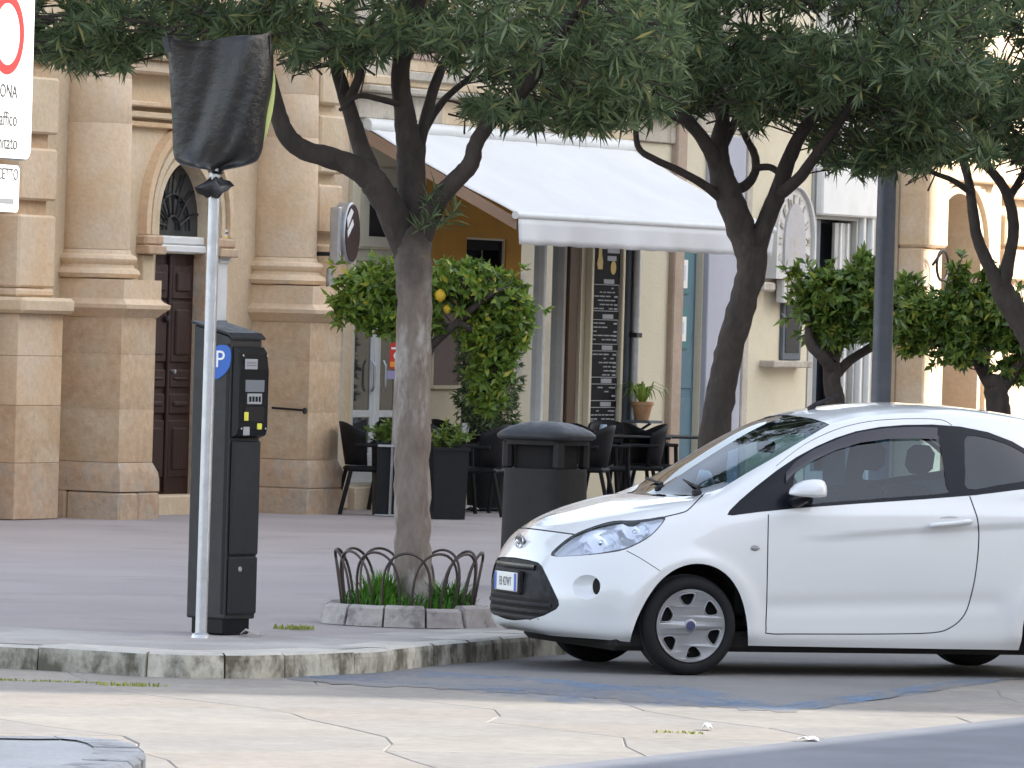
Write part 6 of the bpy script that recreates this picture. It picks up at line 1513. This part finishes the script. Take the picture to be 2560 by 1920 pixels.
# corner ears
for pts in ([(412, 130), (404, 92), (432, 88), (452, 100), (440, 125)], [(655, 120), (664, 98), (674, 88), (682, 120), (676, 150)]):
    n = len(pts); vs = [bpt(a, b, -.03 + .02 * (i % 2)) for i, (a, b) in enumerate(pts)] + [bpt(a, b, .03) for a, b in pts]
    MB().add(vs, [tuple(range(n)), tuple(range(n, 2 * n))[::-1]] + [(i, (i + 1) % n, n + (i + 1) % n, n + i) for i in range(n)]).build('bag_corner', m_bag, bag)
# knot and tail below
MB().tube([bpt(540, 428), bpt(538, 440), bpt(536, 448)], [.05, .022, .03], 10).build('bag_neck', m_bag, bag, smooth=70)
vs = []; 
for i, (py, r_) in enumerate(((446, .030), (456, .06), (468, .085), (480, .07), (492, .03))):
    for k in range(14):
        a = 2 * math.pi * k / 14; r2 = r_ * (1 + .35 * math.sin(3 * a + i * 1.3) + .2 * math.sin(5 * a + i)); vs.append(bpt(536, py) + Vector((r2 * math.cos(a), -.045 + r2 * .8 * math.sin(a), .012 * math.sin(4 * a + i))))
MB().add(vs, [(i * 14 + k, i * 14 + (k + 1) % 14, (i + 1) * 14 + (k + 1) % 14, (i + 1) * 14 + k) for i in range(4) for k in range(14)] + [tuple(range(56, 70))]).build('bag_knot', m_bag, bag, smooth=60)
# exposed edge of the sign on the right
edge = [(672, 158), (684, 175), (688, 210), (684, 260), (674, 310), (660, 352), (640, 385), (622, 402), (612, 405)]
inner = [(a - 17 if i < 6 else a - 12, b - (0 if i < 6 else 8)) for i, (a, b) in enumerate(edge)]
ES = spline([bpt(a, b, .02) for a, b in edge], 4); IS = spline([bpt(a, b, .02) for a, b in inner], 4); n = len(ES)
vs = ES + IS + [p + Vector((0, .035, 0)) for p in ES] + [p + Vector((0, .035, 0)) for p in IS]
MB().add(vs, [(i, i + 1, n + i + 1, n + i) for i in range(n - 1)] + [(2 * n + i, 3 * n + i, 3 * n + i + 1, 2 * n + i + 1) for i in range(n - 1)] + [(i, 2 * n + i, 2 * n + i + 1, i + 1) for i in range(n - 1)]).build('sign_edge', m_lrim, bs, smooth=60)

# ---- restricted traffic sign on the island
sd2 = 30.6; sgn_p = Vector((at(17, 200, sd2).x - .055, sd2, WALK)); SA = math.radians(70.5)
zs = lambda py: at(17, py, sd2).z - WALK
sc2 = sd2 / PXF
zt = empty('restricted_zone_sign', sgn_p, SA, 'white restricted traffic sign with red ring above a smaller panel', 'traffic sign')
m_sw = M('sign_white', (.80, .80, .78), .4, coat=.2); m_sr = M('sign_red', (.55, .03, .03), .4); m_sk = M('sign_black', (.05, .05, .055), .5)
def rr_rect(a0, a1, b0, b1, r, n=5):
    out = []
    for cx, cy, s0 in ((a1 - r, b1 - r, 0), (a0 + r, b1 - r, 90), (a0 + r, b0 + r, 180), (a1 - r, b0 + r, 270)):
        for k in range(n + 1): a = math.radians(s0 + 90 * k / n); out.append((cx + r * math.cos(a), cy + r * math.sin(a)))
    return out
hw_ = .285; fy = -.045
pan = plate('panel', m_sw, zt, [rr_rect(-hw_, hw_, zs(395), zs(395) + .92, .05)], fy - .012, fy, .003)
bk = plate('panel_edge', m_galv, zt, [rr_rect(-hw_ - .004, hw_ + .004, zs(398), zs(395) + .924, .05)], fy, fy + .012)
rc = zs(85); ro_, ri_ = .172, .132
circ = lambda r: [(r * math.cos(2 * math.pi * t / 48), rc + r * math.sin(2 * math.pi * t / 48)) for t in range(48)]
plate('red_ring', m_sr, pan, [circ(ro_), circ(ri_)], fy - .0155, fy - .0122)
for s_, py, sz in (('ZONA', 229, .082), ('traffico', 298, .088), ('limitato', 357, .088)): text('lettering', s_, m_sk, pan, sz, (0, fy - .0135, zs(py)), depth=.001)
p2_ = plate('lower_panel', m_sw, zt, [rr_rect(-.17, .17, zs(530), zs(412), .025)], fy - .012, fy, .003)
text('lettering', 'ECCETTO', m_sk, p2_, .070, (0, fy - .0135, zs(436)), depth=.001); box('print_bar', m_ink, p2_, -.11, .11, fy - .0142, fy - .0122, zs(509), zs(496), 0)
MB().tube([(-.02, .02, 0), (-.02, .02, zs(-40))], .03, 16).build('pole', m_galv, zt, smooth=40)
for py in (120, 330, 470): box('clamp', m_galv, zt, -.06, .06, fy, .05, zs(py), zs(py) + .04, .005)

# ---- litter bin
bn = empty('litter_bin', Vector(((1370 - 1280) / PXF * 50.0, 50.0, WALK)), math.radians(-27), 'dark grey litter bin with domed lid and side openings behind the car', 'bin')
h = .245
def rsq(r, c=.05, n=40):
    out = []
    for k in range(n):
        a = 2 * math.pi * k / n; ca_, sa_ = math.cos(a), math.sin(a); e = .42
        out.append((r * math.copysign(abs(ca_) ** e, ca_), r * math.copysign(abs(sa_) ** e, sa_)))
    return out
def stack(name, prof, mat, par, sm=40):
    vs = []; n = 40
    for r, z in prof: vs += [(x, y, z) for x, y in rsq(r)]
    return MB().add(vs, [(i * n + k, i * n + (k + 1) % n, (i + 1) * n + (k + 1) % n, (i + 1) * n + k) for i in range(len(prof) - 1) for k in range(n)] + [tuple(range(n)), tuple((len(prof) - 1) * n + k for k in range(n))]).build(name, mat, par, smooth=sm)
m_bin = M('bin_dark_plastic', (.026, .0235, .0225), .65, col2=(.021, .019, .019), scale=14, bump=.001, bscale=160, fine=.1, spec=.3)
stack('body', [(h + .018, 0), (h + .010, .05), (h, .80), (h - .004, .83)], m_bin, bn)
stack('inner_liner', [(h - .06, .831), (h - .06, 1.03)], m_dark, bn)
for sx in (-1, 1):
    for sy in (-1, 1): box('post', m_bin, bn, *sorted((sx * (h - .012), sx * (h - .085))), *sorted((sy * (h - .012), sy * (h - .085))), .825, 1.03, .02)
stack('collar', [(h + .004, .995), (h + .006, 1.03)], m_bin, bn)
m_lid = M('bin_lid_plastic', (.034, .035, .039), .5, col2=(.028, .029, .032), scale=10, rvar=.1, spec=.4)
stack('lid', [(h + .030, 1.031), (h + .048, 1.045), (h + .046, 1.065), (h + .02, 1.09), (h - .03, 1.118), (h - .09, 1.14), (h - .15, 1.152), (h - .22, 1.157)], m_lid, bn, 70)
# ---- lamp post
lp = empty('lamp_post', Vector(((2203 - 1280) / PXF * 50.6, 50.6, WALK)), 0, 'tall plain dark grey steel lamp post behind the car roof', 'lamp post')
m_lamp = M('lamp_post_paint', (.075, .080, .095), .5, col2=(.058, .062, .075), scale=9, rvar=.1, bump=.0008, bscale=120)
MB().lathe([(.16, 0), (.16, .03), (.10, .05), (.095, .6), (.085, .63), (.072, .66), (.066, 3.0), (.055, 6.6)], 24).build('shaft', m_lamp, lp, smooth=40)
MB().tube([(0, 0, 6.55), (.0, .0, 6.8), (.25, -.1, 7.0), (.7, -.3, 7.05)], [.05, .045, .035, .03], 10).build('arm', m_lamp, lp, smooth=60)
box('lantern', m_lamp, lp, .6, 1.05, -.48, -.24, 6.98, 7.10, .03)

# ---- terrace: chairs, tables, planters
m_rattan = M('black_woven_plastic', (0.0070, 0.0070, 0.0080), .6, spec=.25, col2=(0.0110, 0.0110, 0.0125), scale=60, bump=.002, bscale=120)
def make_chair():
    e_ = empty('terrace_chair', (0, 0, 0), 0, '', 'chair', 'black chairs on the shop terrace')
    box('seat', m_rattan, e_, -.23, .23, -.23, .23, .40, .45, .02)
    bk_ = MB(); N = 9
    for k in range(N):
        a = math.radians(-62 + 124 * k / (N - 1)); 
    vs = []
    for zz_ in (.46, .62, .80, .86):
        for k in range(11):
            a = math.radians(-75 + 150 * k / 10); r = .25 + .05 * (zz_ - .46) / .4; vs.append((-(r * math.cos(a)) * .95 - .0 - .05 * (zz_ - .46), r * math.sin(a), zz_ - .10 * (abs(math.sin(a)) ** 3 if zz_ > .7 else 0)))
    bk_.add(vs, [(i * 11 + k, i * 11 + k + 1, (i + 1) * 11 + k + 1, (i + 1) * 11 + k) for i in range(3) for k in range(10)])
    o = bk_.build('backrest', m_rattan, e_, smooth=60); o.modifiers.new('thickness', 'SOLIDIFY').thickness = .025
    for sy in (-1, 1):
        box('arm', m_rattan, e_, -.18, .22, sy * .25 - .025, sy * .25 + .025, .63, .665, .01)
        MB().tube([(.20, sy * .22, .64), (.21, sy * .22, .40), (.25, sy * .235, 0)], .02, 8).build('leg', m_rattan, e_, smooth=60)
        MB().tube([(-.20, sy * .20, .42), (-.30, sy * .215, 0)], .02, 8).build('leg', m_rattan, e_, smooth=60)
    return e_
def copy_tree(o, parent=None):
    c = o.copy(); COL.objects.link(c); c.parent = parent
    for ch_ in [x for x in bpy.data.objects if x.parent == o and x is not c]: copy_tree(ch_, c)
    return c
ch0 = make_chair(); first = True
for px, py, a, lb in ((922, 1286, 8, 'black chair facing the small planter box by the entrance'), (1192, 1289, 165, 'black chair drawn up beside the larger black planter box'), (1262, 1281, 200, 'black chair between the planter box and the litter bin'), (1010, 1275, 60, 'black chair half hidden behind the pale tree trunk'),
                      (1150, 1270, 20, 'black chair behind the larger planter box'), (1500, 1281, 15, 'black chair just beyond the litter bin lid'), (1588, 1277, 190, 'black chair below the potted spider plant'), (1540, 1266, -60, 'black chair under the menu board'), (1455, 1284, 170, 'black chair partly hidden by the litter bin'), (1625, 1273, 10, 'black chair at the table by the cream pier'), (1100, 1283, -30, 'black chair behind the pale trunk and the planter boxes'), (1300, 1274, -40, 'black chair against the wall beside the doorway')):
    p = G(px, py, WALK); c = ch0 if first else copy_tree(ch0); first = False
    c.location = p; c.rotation_euler = (0, 0, math.radians(a)); c['label'] = lb
def table(px, py, lb, a=20):
    p = G(px, py, WALK); e_ = empty('terrace_table', p, math.radians(a), lb, 'table', 'black terrace tables')
    box('table_top', m_blk, e_, -.35, .35, -.35, .35, .71, .74, .012); MB().tube([(0, 0, .03), (0, 0, .71)], .035, 12).build('stem', m_metal, e_); box('base', m_metal, e_, -.22, .22, -.22, .22, 0, .03, .012)
    return e_
tA = table(1228, 1276, 'black square table beside the dark doorway'); tB = table(1560, 1275, 'black square table below the menu board'); tC = table(1652, 1272, 'black square table in front of the cream pier', 40)
tD = table(1070, 1268, 'black square table hidden behind the pale tree trunk', 30)
def trinket(px, py, t, lb, col, h):
    z = WALK + .74; p = G(px, py, WALK); q = at(px, py, t.location.y - .1); 
    o = MB().lathe([(0, 0), (.035, 0), (.04, h * .5), (.032, h), (0, h)], 14).build('napkin_holder', col, None, smooth=40); o.location = Vector((q.x, t.location.y - .15, z + .001)); return tag(o, lb, 'napkin holder')
trinket(1163, 1090, tA, 'small white napkin holder on the table by the doorway', m_white, .10); trinket(1222, 1090, tA, 'small pale blue tin on the table by the doorway', m_bluep, .09)
trinket(1508, 1082, tB, 'small pale tin on the table below the menu board', m_bluep, .10)
def pot_box(px, py, w, hh, lb, seed):
    p = G(px, py, WALK); e_ = empty('planter_box', p + Vector((0, w / 2, 0)), math.radians(12), lb, 'planter', 'black planter boxes on the terrace')
    vs = []
    for r, z in ((w / 2 - .02, 0), (w / 2, hh - .03), (w / 2 + .012, hh - .03), (w / 2 + .012, hh), (w / 2 - .02, hh), (w / 2 - .02, hh - .04)): vs += [(-r, -r, z), (r, -r, z), (r, r, z), (-r, r, z)]
    MB().add(vs, [(i * 4 + k, i * 4 + (k + 1) % 4, (i + 1) * 4 + (k + 1) % 4, (i + 1) * 4 + k) for i in range(5) for k in range(4)] + [(0, 1, 2, 3)]).build('box', m_anth2, e_)
    box('soil', m_soil, e_, -w / 2 + .021, w / 2 - .021, -w / 2 + .021, w / 2 - .021, hh - .08, hh - .045, 0)
    R = np.random.default_rng(seed); C = R.normal(0, 1, (60, 3)) * [w * .28, w * .28, .05] + [0, 0, hh + .09]; A = R.normal(0, .6, (60, 3)) + [0, 0, .8]
    V, Fc = leaves_mesh(C, A, 8, .07, .028, seed); o = np_mesh('plants', V, Fc, m_cit2, e_); o['kind'] = 'stuff'
    return e_
pot_box(966, 1289, .27, .68, 'narrow black planter box left of the pale tree trunk', 3); pot_box(1115, 1298, .33, .66, 'larger black planter box right of the pale tree trunk', 4)
# red poster on a stand
rs = empty('poster_stand', G(974, 1289, WALK) + Vector((0, -.05, 0)), 0, 'red and orange poster on a thin grey stand before the entrance', 'poster stand')
m_red = M('red_print', (.55, .035, .02), .5, col2=(.48, .03, .02), scale=8); m_or = M('orange_print', (.75, .28, .02), .5); m_vio = M('violet_grey_print', (.28, .25, .42), .6)
zR = lambda py: at(974, py, rs.location.y).z - WALK; xR = lambda px: (px - 974) * rs.location.y / PXF
MB().tube([(0, 0, 0), (.02, 0, zR(945))], .014, 8).build('post', m_galv, rs); box('foot', m_galv, rs, -.14, .14, -.14, .14, 0, .012, .004); box('shelf', m_galv, rs, xR(940), xR(1000), -.02, .02, zR(1118), zR(1112), .003)
pp = box('poster', m_red, rs, xR(963), xR(1006), -.012, .0, zR(922), zR(856), .003)
box('orange_field', m_or, pp, xR(965), xR(1001), -.0145, -.0115, zR(917), zR(904), 0); box('white_line', m_white, pp, xR(967), xR(1000), -.0145, -.0115, zR(873), zR(868), 0)
MB().lathe([(0, 0), (.04, 0), (.04, .002)], 18).xf(Matrix.Translation((xR(984), -.0125, zR(889))) @ Matrix.Rotation(math.pi / 2, 4, 'X')).build('picture', m_white, pp)
box('lower_card', m_vio, rs, xR(958), xR(996), -.012, .0, zR(948), zR(927), .003)
# bushy shrub in a tall pot before the dark doorway
sb = empty('potted_shrub', fworld(FU(1222, 900, -.15)[0], -.15, WALK), FRZ, 'dark bushy shrub in a tall black pot before the doorway', 'plant')
MB().lathe([(.17, 0), (.22, .75), (.235, .76), (.235, .80), (.20, .80), (.20, .76)], 22).build('pot', m_anth2, sb, smooth=40)
R = np.random.default_rng(55); C = []
for k in range(560):
    z = R.uniform(.78, 2.15); r = .34 * math.sqrt(R.uniform(.1, 1)) * (1 - .25 * abs(z - 1.3)); a = R.uniform(0, 6.28); C.append((r * math.cos(a), r * math.sin(a), z))
C = np.array(C); A = C * [1, 1, 0] * 3 + R.normal(0, .4, C.shape) + [0, 0, -.25]
V, Fc = leaves_mesh(C, A, 9, .09, .022, 56, (20, 80), .7); o = np_mesh('foliage', V, Fc, m_ole, sb); o['kind'] = 'stuff'
MB().tube([(0, 0, .75), (.02, 0, 1.3), (0, 0, 1.7)], [.025, .018, .008], 8).build('stem', m_bark2, sb)
# spider plant in a terracotta pot on a wall shelf
u0, z0_ = FU(1598, 1050, .45)
pl_ = empty('potted_spider_plant', fworld(u0, .42, z0_ + .0), FRZ, 'spiky leaved plant in a terracotta pot on a shelf by the cream wall', 'plant')
m_terra = M('terracotta', (.42, .22, .11), .85, col2=(.48, .30, .17), scale=8)
MB().lathe([(.07, 0), (.105, .15), (.12, .155), (.12, .19), (.10, .19), (.098, .16)], 20).build('pot', m_terra, pl_, smooth=40)
lf_ = MB(); rr = random.Random(8)
for k in range(34):
    a = rr.uniform(0, 6.28); l = rr.uniform(.2, .38); P = [Vector((.03 * math.cos(a), .03 * math.sin(a), .18)), Vector((l * .4 * math.cos(a), l * .4 * math.sin(a), .18 + l * .6)), Vector((l * .85 * math.cos(a), l * .85 * math.sin(a), .18 + l * .45)), Vector((l * 1.1 * math.cos(a), l * 1.1 * math.sin(a), .18 + l * .1))]
    sd_ = Vector((-math.sin(a), math.cos(a), 0)); vs = []
    for p, w in zip(P, (.008, .012, .009, .001)): vs += [p - sd_ * w, p + sd_ * w]
    lf_.add(vs, [(i * 2, i * 2 + 1, i * 2 + 3, i * 2 + 2) for i in range(3)])
lf_.build('leaves', m_cit, pl_, fix=False)['kind'] = 'stuff'
sh_ = F('wall_shelf', 'small dark bracket shelf carrying the potted spider plant', 'shelf', u0, .42, z0_ - .03); box('board', m_bluegrey, sh_, -.17, .17, -.16, .235, 0, .028, .005); MB().tube([(0, .22, -.2), (0, -.1, -.002)], .014, 6).build('brace', m_metal, sh_)
